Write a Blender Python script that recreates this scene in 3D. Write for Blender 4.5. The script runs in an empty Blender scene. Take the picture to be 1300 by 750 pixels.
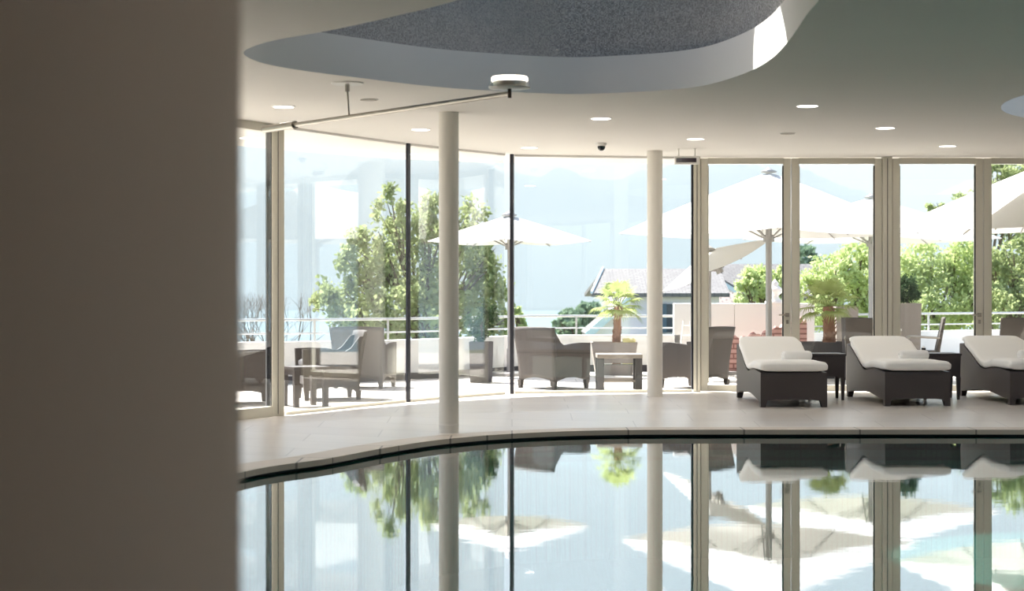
import bpy, bmesh, math, random
from mathutils import Vector, Matrix, noise, Euler

random.seed(11)
C = bpy.context.scene.collection
PI = math.pi
F = 2300.0      # focal length in pixels of the 1300-wide frame
CX, HZ, CH = 650.0, 369.0, 1.247


def W(px, py, D):
    return Vector(((px - CX) * D / F, D, CH - (py - HZ) * D / F))


def wx(px, D):
    return (px - CX) * D / F


def wz(py, D):
    return CH - (py - HZ) * D / F


# ------------------------------------------------------------------ materials
def lin(c):
    return c / 12.92 if c <= 0.04045 else ((c + 0.055) / 1.055) ** 2.4


def rgb(r, g, b):
    return (lin(r / 255), lin(g / 255), lin(b / 255), 1)


class NT:
    def __init__(self, name):
        self.m = bpy.data.materials.new(name)
        self.m.use_nodes = True
        self.t = self.m.node_tree
        self.t.nodes.clear()
        self.out = self.n('ShaderNodeOutputMaterial')

    def n(self, typ, **kw):
        nd = self.t.nodes.new(typ)
        for k, v in kw.items():
            if k in nd.bl_rna.properties:
                setattr(nd, k, v)
        return nd

    def l(self, a, b):
        self.t.links.new(a, b)


def pbr(name, col, rough=0.6, metal=0.0, spec=0.5, var=0.0, vscale=6.0, bump=0.0, bscale=60.0):
    k = NT(name)
    p = k.n('ShaderNodeBsdfPrincipled')
    p.inputs['Base Color'].default_value = col
    p.inputs['Roughness'].default_value = rough
    p.inputs['Metallic'].default_value = metal
    p.inputs['Specular IOR Level'].default_value = spec
    k.l(p.outputs[0], k.out.inputs[0])
    tc = k.n('ShaderNodeTexCoord')
    if var > 0:
        nz = k.n('ShaderNodeTexNoise')
        nz.inputs['Scale'].default_value = vscale
        nz.inputs['Detail'].default_value = 4
        k.l(tc.outputs['Object'], nz.inputs['Vector'])
        mx = k.n('ShaderNodeMix', data_type='RGBA')
        mx.inputs[6].default_value = tuple(c * (1 - var) for c in col[:3]) + (1,)
        mx.inputs[7].default_value = tuple(min(1, c * (1 + var)) for c in col[:3]) + (1,)
        k.l(nz.outputs['Fac'], mx.inputs[0])
        k.l(mx.outputs[2], p.inputs['Base Color'])
    if bump > 0:
        nb = k.n('ShaderNodeTexNoise')
        nb.inputs['Scale'].default_value = bscale
        k.l(tc.outputs['Object'], nb.inputs['Vector'])
        bp = k.n('ShaderNodeBump')
        bp.inputs['Strength'].default_value = bump
        bp.inputs['Distance'].default_value = 0.01
        k.l(nb.outputs['Fac'], bp.inputs['Height'])
        k.l(bp.outputs[0], p.inputs['Normal'])
    return k.m


def woven(name, col, rough=0.55, scale=55.0):
    """wicker: two crossing wave patterns drive a little colour change and a bump"""
    k = NT(name)
    p = k.n('ShaderNodeBsdfPrincipled')
    p.inputs['Roughness'].default_value = rough
    p.inputs['Specular IOR Level'].default_value = 0.4
    k.l(p.outputs[0], k.out.inputs[0])
    tc = k.n('ShaderNodeTexCoord')
    hs = []
    for d in ('X', 'Z'):
        w = k.n('ShaderNodeTexWave', wave_type='BANDS', bands_direction=d)
        w.inputs['Scale'].default_value = scale
        k.l(tc.outputs['Object'], w.inputs['Vector'])
        hs.append(w)
    mu = k.n('ShaderNodeMath', operation='MULTIPLY')
    k.l(hs[0].outputs['Fac'], mu.inputs[0])
    k.l(hs[1].outputs['Fac'], mu.inputs[1])
    mx = k.n('ShaderNodeMix', data_type='RGBA')
    mx.inputs[6].default_value = tuple(c * 0.8 for c in col[:3]) + (1,)
    mx.inputs[7].default_value = tuple(min(1, c * 1.25) for c in col[:3]) + (1,)
    k.l(mu.outputs[0], mx.inputs[0])
    k.l(mx.outputs[2], p.inputs['Base Color'])
    bp = k.n('ShaderNodeBump')
    bp.inputs['Strength'].default_value = 0.25
    bp.inputs['Distance'].default_value = 0.004
    k.l(mu.outputs[0], bp.inputs['Height'])
    k.l(bp.outputs[0], p.inputs['Normal'])
    return k.m


def glass_mat(name, tint=(0.97, 0.985, 0.98, 1), base=0.05):
    k = NT(name)
    tr = k.n('ShaderNodeBsdfTransparent')
    tr.inputs[0].default_value = tint
    gl = k.n('ShaderNodeBsdfGlossy')
    gl.inputs['Roughness'].default_value = 0.0
    lw = k.n('ShaderNodeLayerWeight')
    lw.inputs['Blend'].default_value = 0.5
    pw = k.n('ShaderNodeMath', operation='POWER')
    pw.inputs[1].default_value = 5.0
    k.l(lw.outputs['Facing'], pw.inputs[0])
    ma = k.n('ShaderNodeMath', operation='MULTIPLY_ADD')
    ma.inputs[1].default_value = 1 - base
    ma.inputs[2].default_value = base
    k.l(pw.outputs[0], ma.inputs[0])
    mx = k.n('ShaderNodeMixShader')
    k.l(ma.outputs[0], mx.inputs[0])
    k.l(tr.outputs[0], mx.inputs[1])
    k.l(gl.outputs[0], mx.inputs[2])
    k.l(mx.outputs[0], k.out.inputs[0])
    return k.m


def emit_mat(name, col, s):
    k = NT(name)
    e = k.n('ShaderNodeEmission')
    e.inputs[0].default_value = col
    e.inputs[1].default_value = s
    k.l(e.outputs[0], k.out.inputs[0])
    return k.m


def leafy(name, c1, c2, trans=0.45, scale=1.3):
    k = NT(name)
    tc = k.n('ShaderNodeTexCoord')
    nz = k.n('ShaderNodeTexNoise')
    nz.inputs['Scale'].default_value = scale
    nz.inputs['Detail'].default_value = 6
    k.l(tc.outputs['Object'], nz.inputs['Vector'])
    mx = k.n('ShaderNodeMix', data_type='RGBA')
    mx.inputs[6].default_value = c1
    mx.inputs[7].default_value = c2
    mr = k.n('ShaderNodeMapRange')
    mr.inputs[1].default_value = 0.35
    mr.inputs[2].default_value = 0.65
    k.l(nz.outputs['Fac'], mr.inputs[0])
    k.l(mr.outputs[0], mx.inputs[0])
    d = k.n('ShaderNodeBsdfDiffuse')
    t = k.n('ShaderNodeBsdfTranslucent')
    k.l(mx.outputs[2], d.inputs[0])
    k.l(mx.outputs[2], t.inputs[0])
    ms = k.n('ShaderNodeMixShader')
    ms.inputs[0].default_value = trans
    k.l(d.outputs[0], ms.inputs[1])
    k.l(t.outputs[0], ms.inputs[2])
    k.l(ms.outputs[0], k.out.inputs[0])
    return k.m


def brick_mat(name, c1, c2, mortar, bw, bh, ms=0.01, rough=0.7, bump=0.3, axis='XY', spec=0.5, off=0.5):
    k = NT(name)
    tc = k.n('ShaderNodeTexCoord')
    br = k.n('ShaderNodeTexBrick')
    br.offset = off
    br.inputs['Color1'].default_value = c1
    br.inputs['Color2'].default_value = c2
    br.inputs['Mortar'].default_value = mortar
    br.inputs['Scale'].default_value = 1.0
    br.inputs['Brick Width'].default_value = bw
    br.inputs['Row Height'].default_value = bh
    br.inputs['Mortar Size'].default_value = ms
    src = tc.outputs['Object']
    if axis == 'XZ':
        sp = k.n('ShaderNodeSeparateXYZ')
        cb = k.n('ShaderNodeCombineXYZ')
        k.l(src, sp.inputs[0])
        ad = k.n('ShaderNodeMath', operation='ADD')
        k.l(sp.outputs[0], ad.inputs[0])
        k.l(sp.outputs[1], ad.inputs[1])
        k.l(ad.outputs[0], cb.inputs[0])
        k.l(sp.outputs[2], cb.inputs[1])
        src = cb.outputs[0]
    k.l(src, br.inputs['Vector'])
    p = k.n('ShaderNodeBsdfPrincipled')
    p.inputs['Roughness'].default_value = rough
    p.inputs['Specular IOR Level'].default_value = spec
    nz = k.n('ShaderNodeTexNoise')
    nz.inputs['Scale'].default_value = 3.0
    nz.inputs['Detail'].default_value = 5
    k.l(tc.outputs['Object'], nz.inputs['Vector'])
    mr = k.n('ShaderNodeMapRange')
    mr.inputs[3].default_value = 0.92
    mr.inputs[4].default_value = 1.06
    k.l(nz.outputs['Fac'], mr.inputs[0])
    mu = k.n('ShaderNodeMix', data_type='RGBA', blend_type='MULTIPLY')
    mu.inputs[0].default_value = 1.0
    k.l(br.outputs['Color'], mu.inputs[6])
    k.l(mr.outputs[0], mu.inputs[7])
    k.l(mu.outputs[2], p.inputs['Base Color'])
    if bump:
        bp = k.n('ShaderNodeBump', invert=True)
        bp.inputs['Strength'].default_value = bump
        bp.inputs['Distance'].default_value = 0.01
        k.l(br.outputs['Fac'], bp.inputs['Height'])
        k.l(bp.outputs[0], p.inputs['Normal'])
    k.l(p.outputs[0], k.out.inputs[0])
    return k.m


def mosaic_mat():
    k = NT('mosaic_tile')
    tc = k.n('ShaderNodeTexCoord')
    vo = k.n('ShaderNodeTexVoronoi', feature='F1', distance='CHEBYCHEV')
    vo.inputs['Scale'].default_value = 95
    vo.inputs['Randomness'].default_value = 0.25
    k.l(tc.outputs['Object'], vo.inputs['Vector'])
    cr = k.n('ShaderNodeMix', data_type='RGBA')
    cr.inputs[6].default_value = rgb(150, 147, 142)
    cr.inputs[7].default_value = rgb(200, 197, 190)
    sp = k.n('ShaderNodeSeparateColor')
    k.l(vo.outputs['Color'], sp.inputs[0])
    k.l(sp.outputs[0], cr.inputs[0])
    p = k.n('ShaderNodeBsdfPrincipled')
    k.l(cr.outputs[2], p.inputs['Base Color'])
    p.inputs['Roughness'].default_value = 0.18
    # each little tile is tilted on its own, so some of them catch the sun
    sb = k.n('ShaderNodeVectorMath', operation='SUBTRACT')
    sb.inputs[1].default_value = (0.5, 0.5, 0.5)
    k.l(vo.outputs['Color'], sb.inputs[0])
    sc = k.n('ShaderNodeVectorMath', operation='SCALE')
    sc.inputs['Scale'].default_value = 0.32
    k.l(sb.outputs[0], sc.inputs[0])
    ge = k.n('ShaderNodeNewGeometry')
    ad = k.n('ShaderNodeVectorMath', operation='ADD')
    k.l(ge.outputs['Normal'], ad.inputs[0])
    k.l(sc.outputs[0], ad.inputs[1])
    no = k.n('ShaderNodeVectorMath', operation='NORMALIZE')
    k.l(ad.outputs[0], no.inputs[0])
    k.l(no.outputs[0], p.inputs['Normal'])
    k.l(p.outputs[0], k.out.inputs[0])
    return k.m


def water_mat():
    k = NT('pool_water_surface')
    tc = k.n('ShaderNodeTexCoord')
    mp = k.n('ShaderNodeMapping')
    mp.inputs['Scale'].default_value = (1.0, 2.6, 1.0)
    k.l(tc.outputs['Object'], mp.inputs[0])
    nz = k.n('ShaderNodeTexNoise')
    nz.inputs['Scale'].default_value = 4.0
    nz.inputs['Detail'].default_value = 3
    k.l(mp.outputs[0], nz.inputs['Vector'])
    bp = k.n('ShaderNodeBump')
    bp.inputs['Strength'].default_value = 0.012
    bp.inputs['Distance'].default_value = 0.02
    k.l(nz.outputs['Fac'], bp.inputs['Height'])
    gl = k.n('ShaderNodeBsdfGlossy')
    gl.inputs['Roughness'].default_value = 0.0
    gl.inputs[0].default_value = (0.97, 0.99, 1, 1)
    k.l(bp.outputs[0], gl.inputs['Normal'])
    tr = k.n('ShaderNodeBsdfTransparent')
    tr.inputs[0].default_value = (0.82, 0.95, 0.94, 1)
    rf = k.n('ShaderNodeBsdfRefraction')
    rf.inputs['IOR'].default_value = 1.33
    rf.inputs['Roughness'].default_value = 0.0
    rf.inputs[0].default_value = (0.82, 0.95, 0.94, 1)
    k.l(bp.outputs[0], rf.inputs['Normal'])
    m1 = k.n('ShaderNodeMixShader')
    m1.inputs[0].default_value = 0.5
    k.l(tr.outputs[0], m1.inputs[1])
    k.l(rf.outputs[0], m1.inputs[2])
    lw = k.n('ShaderNodeLayerWeight')
    lw.inputs['Blend'].default_value = 0.5
    pw = k.n('ShaderNodeMath', operation='POWER')
    pw.inputs[1].default_value = 3.0
    k.l(lw.outputs['Facing'], pw.inputs[0])
    ma = k.n('ShaderNodeMath', operation='MULTIPLY_ADD')
    ma.inputs[1].default_value = 0.93
    ma.inputs[2].default_value = 0.05
    k.l(pw.outputs[0], ma.inputs[0])
    mx = k.n('ShaderNodeMixShader')
    k.l(ma.outputs[0], mx.inputs[0])
    k.l(m1.outputs[0], mx.inputs[1])
    k.l(gl.outputs[0], mx.inputs[2])
    k.l(mx.outputs[0], k.out.inputs[0])
    return k.m


def fabric_mat():
    k = NT('parasol_canvas')
    d = k.n('ShaderNodeBsdfDiffuse')
    d.inputs[0].default_value = (0.62, 0.61, 0.585, 1)
    t = k.n('ShaderNodeBsdfTranslucent')
    t.inputs[0].default_value = (0.80, 0.76, 0.68, 1)
    ms = k.n('ShaderNodeMixShader')
    ms.inputs[0].default_value = 0.10
    k.l(d.outputs[0], ms.inputs[1])
    k.l(t.outputs[0], ms.inputs[2])
    k.l(ms.outputs[0], k.out.inputs[0])
    return k.m


def mountain_mat():
    k = NT('rock_and_snow')
    ge = k.n('ShaderNodeNewGeometry')
    sp = k.n('ShaderNodeSeparateXYZ')
    k.l(ge.outputs['Position'], sp.inputs[0])
    nz = k.n('ShaderNodeTexNoise')
    nz.inputs['Scale'].default_value = 0.012
    nz.inputs['Detail'].default_value = 8
    nz.inputs['Roughness'].default_value = 0.65
    k.l(ge.outputs['Position'], nz.inputs['Vector'])
    mh = k.n('ShaderNodeMapRange')
    mh.inputs[1].default_value = 60
    mh.inputs[2].default_value = 420
    k.l(sp.outputs[2], mh.inputs[0])
    ad = k.n('ShaderNodeMath', operation='ADD')
    k.l(mh.outputs[0], ad.inputs[0])
    k.l(nz.outputs['Fac'], ad.inputs[1])
    st = k.n('ShaderNodeMapRange')
    st.inputs[1].default_value = 1.02
    st.inputs[2].default_value = 1.12
    k.l(ad.outputs[0], st.inputs[0])
    mx = k.n('ShaderNodeMix', data_type='RGBA')
    mx.inputs[6].default_value = (0.045, 0.06, 0.06, 1)
    mx.inputs[7].default_value = (0.88, 0.89, 0.9, 1)
    k.l(st.outputs[0], mx.inputs[0])
    d = k.n('ShaderNodeBsdfDiffuse')
    k.l(mx.outputs[2], d.inputs[0])
    k.l(d.outputs[0], k.out.inputs[0])
    return k.m


M = {}
M['ceiling'] = pbr('ceiling_plaster', rgb(234, 230, 225), 0.85, var=0.02, vscale=1.2)
M['rim'] = pbr('skylight_rim_paint', rgb(232, 229, 222), 0.7)
M['wall'] = pbr('wall_plaster', rgb(214, 206, 194), 0.85, var=0.02, vscale=1.0)
M['pillar'] = pbr('pillar_plaster', rgb(198, 182, 168), 0.8, var=0.015, vscale=2)
M['column'] = pbr('column_paint', rgb(230, 226, 218), 0.55)
M['floor'] = brick_mat('deck_tile', rgb(212, 204, 196), rgb(218, 211, 203), rgb(192, 184, 176), 1.2, 0.6, 0.006, 0.3, 0.06)
M['coping'] = brick_mat('coping_stone', rgb(206, 193, 178), rgb(210, 198, 184), rgb(140, 130, 120), 1.1, 1.1, 0.008, 0.5, 0.15)
M['dark'] = pbr('overflow_slot_dark', rgb(18, 20, 30), 0.6)
M['pooltile'] = brick_mat('pool_mosaic', rgb(70, 165, 155), rgb(96, 188, 174), rgb(60, 120, 115), 0.05, 0.05, 0.004, 0.4, 0.1)
M['water'] = water_mat()
M['glass'] = glass_mat('window_glass')
M['curvedglass'] = glass_mat('curved_window_glass', base=0.13)
M['shelfglass'] = glass_mat('shelf_glass', (0.86, 0.94, 0.92, 1), 0.06)
M['alu'] = pbr('greige_aluminium', rgb(216, 212, 198), 0.45)
M['joint'] = pbr('black_glazing_joint', rgb(36, 38, 46), 0.5)
M['steel'] = pbr('brushed_steel', rgb(170, 164, 155), 0.3, metal=0.85)
M['darksteel'] = pbr('dark_steel', rgb(70, 64, 58), 0.35, metal=0.7)
M['white'] = pbr('white_lacquer', rgb(236, 234, 230), 0.45)
M['glow'] = emit_mat('lamp_glow', (1.0, 0.93, 0.84, 1), 2.2)
M['uplight'] = emit_mat('uplight_glow', (1.0, 0.86, 0.72, 1), 1.6)
M['grille'] = pbr('grey_speaker_grille', rgb(170, 163, 154), 0.7)
M['black'] = pbr('black_dome', rgb(22, 22, 30), 0.15)
M['screen'] = pbr('dark_display', rgb(52, 34, 42), 0.2)
M['mosaic'] = mosaic_mat()
M['wicker'] = woven('dark_brown_wicker', rgb(72, 65, 65), 0.4)
M['wicker2'] = woven('grey_brown_wicker', rgb(80, 73, 69), 0.5)
M['mattress'] = pbr('cream_mattress_fabric', rgb(250, 248, 244), 0.9, bump=0.08, bscale=40)
M['towel'] = pbr('white_terry_towel', rgb(252, 251, 249), 0.95, bump=0.3, bscale=220)
M['terrace'] = brick_mat('terrace_stone', rgb(196, 188, 178), rgb(204, 197, 188), rgb(150, 145, 138), 0.6, 0.6, 0.008, 0.8, 0.15)
M['render'] = pbr('parapet_render', rgb(226, 225, 221), 0.9, var=0.03, vscale=1.5)
M['plinth'] = pbr('dark_plinth', rgb(70, 68, 70), 0.8)
M['rail'] = pbr('galvanised_rail', rgb(196, 196, 194), 0.4, metal=0.4)
M['planter'] = pbr('taupe_planter', rgb(150, 140, 132), 0.6, var=0.03)
M['planter2'] = pbr('dark_grey_planter', rgb(78, 75, 76), 0.55, var=0.03)
M['soil'] = pbr('planter_soil', rgb(70, 55, 42), 0.95, bump=0.6)
M['bark'] = pbr('bark', rgb(104, 88, 74), 0.9, var=0.2, bump=0.6, bscale=25)
M['palmtrunk'] = pbr('palm_fibre', rgb(150, 112, 92), 0.95, var=0.3, vscale=30, bump=1.0, bscale=40)
M['leaf'] = leafy('broad_leaf', rgb(138, 150, 102), rgb(184, 193, 142), 0.5)
M['leaf2'] = leafy('bright_leaf', rgb(176, 190, 126), rgb(210, 219, 168), 0.5)
M['leafdark'] = leafy('dark_leaf', rgb(52, 72, 48), rgb(84, 106, 70), 0.25)
M['pine'] = leafy('pine_needle', rgb(112, 134, 112), rgb(146, 166, 138), 0.3)
M['palmleaf'] = leafy('palm_blade', rgb(146, 160, 92), rgb(188, 198, 140), 0.4, 3.0)
M['canvas'] = fabric_mat()
M['pole'] = pbr('parasol_pole', rgb(158, 155, 152), 0.4, metal=0.3)
M['roof'] = brick_mat('slate_roof', rgb(104, 101, 101), rgb(116, 113, 112), rgb(74, 72, 72), 0.22, 0.16, 0.012, 0.8, 0.4)
M['roof2'] = brick_mat('brown_roof', rgb(130, 116, 110), rgb(146, 130, 122), rgb(74, 66, 64), 0.35, 0.25, 0.03, 0.8, 0.4)
M['house'] = pbr('house_render', rgb(236, 230, 238), 0.9)
M['verge'] = pbr('blue_white_verge', rgb(200, 216, 226), 0.7)
M['shutter'] = pbr('blue_shutter', rgb(82, 104, 122), 0.6)
M['pane'] = pbr('house_window_pane', rgb(60, 72, 84), 0.1)
M['brick'] = brick_mat('pink_brick', rgb(200, 152, 142), rgb(212, 168, 158), rgb(150, 104, 96), 0.6, 0.075, 0.012, 0.85, 0.5, 'XZ')
M['stone'] = pbr('white_stone', rgb(242, 240, 236), 0.8)
M['mountain'] = mountain_mat()
M['lake'] = pbr('lake_surface', rgb(120, 150, 160), 0.25)
M['lawn'] = pbr('lawn', rgb(118, 124, 96), 0.95, var=0.2, vscale=0.8)
M['flower'] = pbr('pale_flower', rgb(244, 232, 170), 0.8)


# ------------------------------------------------------------------ mesh helpers
class MB:
    def __init__(self):
        self.v, self.f, self.s = [], [], []

    def add(self, vs, fs, smooth=False):
        o = len(self.v)
        self.v += [tuple(p) for p in vs]
        for f in fs:
            self.f.append(tuple(i + o for i in f))
            self.s.append(smooth)
        return self

    def box(self, c, size, rot=None, taper=1.0):
        sx, sy, sz = (s / 2 for s in size)
        vs = []
        for z in (-1, 1):
            k = taper if z < 0 else 1.0
            for x, y in ((-1, -1), (1, -1), (1, 1), (-1, 1)):
                p = Vector((x * sx * k, y * sy * k, z * sz))
                if rot is not None:
                    p = rot @ p
                vs.append(p + Vector(c))
        return self.add(vs, [(3, 2, 1, 0), (4, 5, 6, 7), (0, 1, 5, 4), (1, 2, 6, 5), (2, 3, 7, 6), (3, 0, 4, 7)])

    def bbox(self, c, size, b=0.01, rot=None):
        """box with bevelled edges"""
        bm = bmesh.new()
        bmesh.ops.create_cube(bm, size=1.0)
        bmesh.ops.scale(bm, vec=size, verts=bm.verts)
        bmesh.ops.bevel(bm, geom=bm.edges[:], offset=b, segments=2, affect='EDGES', profile=0.6)
        vs = []
        for v in bm.verts:
            p = v.co.copy()
            if rot is not None:
                p = rot @ p
            vs.append(p + Vector(c))
        bm.verts.index_update()
        fs = [tuple(v.index for v in f.verts) for f in bm.faces]
        bm.free()
        return self.add(vs, fs)

    def tube(self, p0, p1, r0, r1=None, n=12, caps=True):
        r1 = r0 if r1 is None else r1
        p0, p1 = Vector(p0), Vector(p1)
        d = (p1 - p0).normalized()
        a = Vector((0, 0, 1)) if abs(d.z) < 0.9 else Vector((1, 0, 0))
        u = d.cross(a).normalized()
        w = d.cross(u)
        vs = []
        for p, r in ((p0, r0), (p1, r1)):
            for i in range(n):
                t = 2 * PI * i / n
                vs.append(p + u * (math.cos(t) * r) + w * (math.sin(t) * r))
        fs = [(i, i + n, (i + 1) % n + n, (i + 1) % n) for i in range(n)]
        self.add(vs, fs, True)
        if caps:
            self.add(vs, [tuple(range(n)), tuple(range(2 * n - 1, n - 1, -1))])
        return self

    def path(self, pts, radii, n=8):
        for a, b, r0, r1 in zip(pts, pts[1:], radii, radii[1:]):
            self.tube(a, b, r0, r1, n)
        return self

    def lathe(self, prof, n=32, c=(0, 0, 0)):
        """prof: list of (r, z) bottom to top"""
        vs = []
        for r, z in prof:
            for i in range(n):
                t = 2 * PI * i / n
                vs.append((c[0] + r * math.cos(t), c[1] + r * math.sin(t), c[2] + z))
        fs = []
        for k in range(len(prof) - 1):
            for i in range(n):
                j = (i + 1) % n
                fs.append((k * n + i, k * n + j, (k + 1) * n + j, (k + 1) * n + i))
        self.add(vs, fs, True)
        self.add(vs, [tuple(range(n - 1, -1, -1)), tuple(range((len(prof) - 1) * n, len(prof) * n))])
        return self

    def prism(self, poly, axis, a, b):
        """2-D polygon swept between a and b along axis ('x': poly is (y,z); 'y': (x,z); 'z': (x,y))"""
        def mk(p, t):
            return {'x': (t, p[0], p[1]), 'y': (p[0], t, p[1]), 'z': (p[0], p[1], t)}[axis]
        n = len(poly)
        vs = [mk(p, a) for p in poly] + [mk(p, b) for p in poly]
        fs = [tuple(range(n - 1, -1, -1)), tuple(range(n, 2 * n))]
        fs += [(i, (i + 1) % n, (i + 1) % n + n, i + n) for i in range(n)]
        return self.add(vs, fs)

    def sweep(self, st, n=20, e=3.2):
        """st: stations (centre, half-vector u, half-vector v); superellipse rings, closed ends"""
        vs, fs = [], []
        for c, u, v in st:
            for i in range(n):
                t = 2 * PI * i / n
                ct, s = math.cos(t), math.sin(t)
                x = math.copysign(abs(ct) ** (2 / e), ct)
                y = math.copysign(abs(s) ** (2 / e), s)
                vs.append(Vector(c) + Vector(u) * x + Vector(v) * y)
        m = len(st)
        for k in range(m - 1):
            for i in range(n):
                j = (i + 1) % n
                fs.append((k * n + i, k * n + j, (k + 1) * n + j, (k + 1) * n + i))
        fs.append(tuple(range(n - 1, -1, -1)))
        fs.append(tuple(range((m - 1) * n, m * n)))
        return self.add(vs, fs, True)

    def ribbon(self, pts, z0, z1, th):
        """vertical slab following plan points"""
        n = len(pts)
        nr = []
        for i in range(n):
            a, b = Vector(pts[max(0, i - 1)][:2]), Vector(pts[min(n - 1, i + 1)][:2])
            d = (b - a).normalized()
            nr.append(Vector((-d.y, d.x)) * th / 2)
        sm = n > 6
        c = [[(p[0] + m.x * q, p[1] + m.y * q, z) for p, m in zip(pts, nr)] for q, z in ((-1, z0), (-1, z1), (1, z1), (1, z0))]
        for k in range(4):      # each long side gets vertices of its own, so edges stay crisp
            a, b = c[k], c[(k + 1) % 4]
            self.add(a + b, [(t, t + 1, t + 1 + n, t + n) for t in range(n - 1)], sm)
        for t in (0, n - 1):
            self.add([c[k][t] for k in range(4)], [(0, 1, 2, 3)])
        return self

    def build(self, name, mat, parent=None):
        me = bpy.data.meshes.new(name)
        me.from_pydata(self.v, [], self.f)
        bm = bmesh.new()
        bm.from_mesh(me)
        bmesh.ops.recalc_face_normals(bm, faces=bm.faces[:])
        bm.to_mesh(me)
        bm.free()
        me.polygons.foreach_set('use_smooth', self.s)
        me.materials.append(mat)
        o = bpy.data.objects.new(name, me)
        C.objects.link(o)
        if parent is not None:
            o.parent = parent
        return o

    def raw(self, name, mat, parent=None):
        """no normal fixing (leaf clouds)"""
        me = bpy.data.meshes.new(name)
        me.from_pydata(self.v, [], self.f)
        me.materials.append(mat)
        o = bpy.data.objects.new(name, me)
        C.objects.link(o)
        if parent is not None:
            o.parent = parent
        return o


def fill(name, loops, z0, z1, mat, parent=None):
    """flat slab with holes from closed plan loops"""
    cu = bpy.data.curves.new('outline', 'CURVE')
    cu.dimensions = '2D'
    cu.fill_mode = 'BOTH'
    cu.extrude = (z1 - z0) / 2
    for lp in loops:
        s = cu.splines.new('POLY')
        s.points.add(len(lp) - 1)
        for p, q in zip(s.points, lp):
            p.co = (q[0], q[1], 0, 1)
        s.use_cyclic_u = True
    tmp = bpy.data.objects.new('outline', cu)
    C.objects.link(tmp)
    dg = bpy.context.evaluated_depsgraph_get()
    me = bpy.data.meshes.new_from_object(tmp.evaluated_get(dg))
    bpy.data.objects.remove(tmp)
    bpy.data.curves.remove(cu)
    me.name = name
    zc = (z0 + z1) / 2
    for v in me.vertices:
        v.co.z += zc
    me.materials.clear()
    me.materials.append(mat)
    for p in me.polygons:
        p.use_smooth = False
    o = bpy.data.objects.new(name, me)
    C.objects.link(o)
    if parent is not None:
        o.parent = parent
    return o


def spline(pts, n=10, closed=False):
    P = [Vector(p) for p in pts]
    m = len(P)
    out = []
    rng = range(m) if closed else range(m - 1)
    for i in rng:
        if closed:
            p0, p1, p2, p3 = P[(i - 1) % m], P[i], P[(i + 1) % m], P[(i + 2) % m]
        else:
            p0, p1, p2, p3 = P[max(0, i - 1)], P[i], P[i + 1], P[min(m - 1, i + 2)]
        for k in range(n):
            t = k / n
            out.append(0.5 * ((2 * p1) + (-p0 + p2) * t + (2 * p0 - 5 * p1 + 4 * p2 - p3) * t * t
                              + (-p0 + 3 * p1 - 3 * p2 + p3) * t ** 3))
    if not closed:
        out.append(P[-1].copy())
    return out


def offset_loop(lp, d):
    """move a closed plan loop outward (away from its centre side) by d"""
    n = len(lp)
    area = sum(lp[i][0] * lp[(i + 1) % n][1] - lp[(i + 1) % n][0] * lp[i][1] for i in range(n))
    sg = 1 if area > 0 else -1
    out = []
    for i in range(n):
        a, b = lp[i - 1], lp[(i + 1) % n]
        t = Vector((b[0] - a[0], b[1] - a[1])).normalized()
        out.append(Vector((lp[i][0] + t.y * d * sg, lp[i][1] - t.x * d * sg)))
    return out


def tag(o, label=None, cat=None, group=None, kind=None):
    if label:
        o['label'] = label
    if cat:
        o['category'] = cat
    if group:
        o['group'] = group
    if kind:
        o['kind'] = kind
    return o


def struct(o):
    o['kind'] = 'structure'
    return o


def empty(name, loc, rz=0.0):
    o = bpy.data.objects.new(name, None)
    o.empty_display_size = 0.2
    C.objects.link(o)
    o.location = loc
    o.rotation_euler = (0, 0, rz)
    return o


def copy_tree(o, parent=None):
    c = o.copy()
    C.objects.link(c)
    if parent is not None:
        c.parent = parent
    for ch in list(o.children):
        copy_tree(ch, c)
    return c


# ------------------------------------------------------------------ the room
WATER = -0.135
EDGE = -0.07      # the deck falls gently towards the pool edge
CEIL = 2.9
GL = spline([(-5.6, 10.5), (-4.6, 13.0), (-3.4, 15.9), (-2.345, 18.1), (-1.174, 20.3), (-0.03, 21.95)], 12)
FRONT = [(p.x, p.y) for p in GL] + [(2.25, 22.4), (9.0, 22.4)]

pool = spline([(-1.85, 12.47), (-1.37, 13.47), (-0.99, 14.41), (-0.55, 15.24), (0.10, 15.87), (1.01, 16.22), (2.6, 16.26),
               (4.6, 16.25), (6.8, 16.1), (7.9, 14.8), (8.1, 12.0), (8.1, 7.0), (6.8, 4.6), (3.8, 3.9), (0.8, 4.2),
               (-1.2, 5.6), (-2.1, 7.6), (-2.25, 10.2)], 8, True)
pool = [p * 1.0561 for p in pool]
pool_out = offset_loop(pool, 0.33)
pool_in = offset_loop(pool, 0.10)

room = [(-6.5, -3.0), (9.0, -3.0), (9.0, 22.4), (2.25, 22.4)] + [(p.x, p.y) for p in reversed(GL)] + [(-6.5, 10.2)]
flat_in = offset_loop(pool, 1.75)
fl = fill('floor', [room, flat_in], -0.25, 0.0, M['floor'])
bm = bmesh.new()
bm.from_mesh(fl.data)
n = len(pool_out)
va = [bm.verts.new((p.x, p.y, EDGE)) for p in pool_out]
vb = [bm.verts.new((p.x, p.y, 0.0)) for p in flat_in]
for i in range(n):
    f = bm.faces.new((va[i], va[(i + 1) % n], vb[(i + 1) % n], vb[i]))
    f.normal_update()
    if f.normal.z < 0:
        f.normal_flip()
bm.to_mesh(fl.data)
bm.free()
struct(fl)
cop = struct(fill('trim_1', [pool_out, pool], EDGE - 0.045, EDGE + 0.001, M['coping']))
struct(fill('trim_2', [offset_loop(pool, 0.33), pool_in], EDGE - 0.3, EDGE - 0.046, M['dark']))

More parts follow.
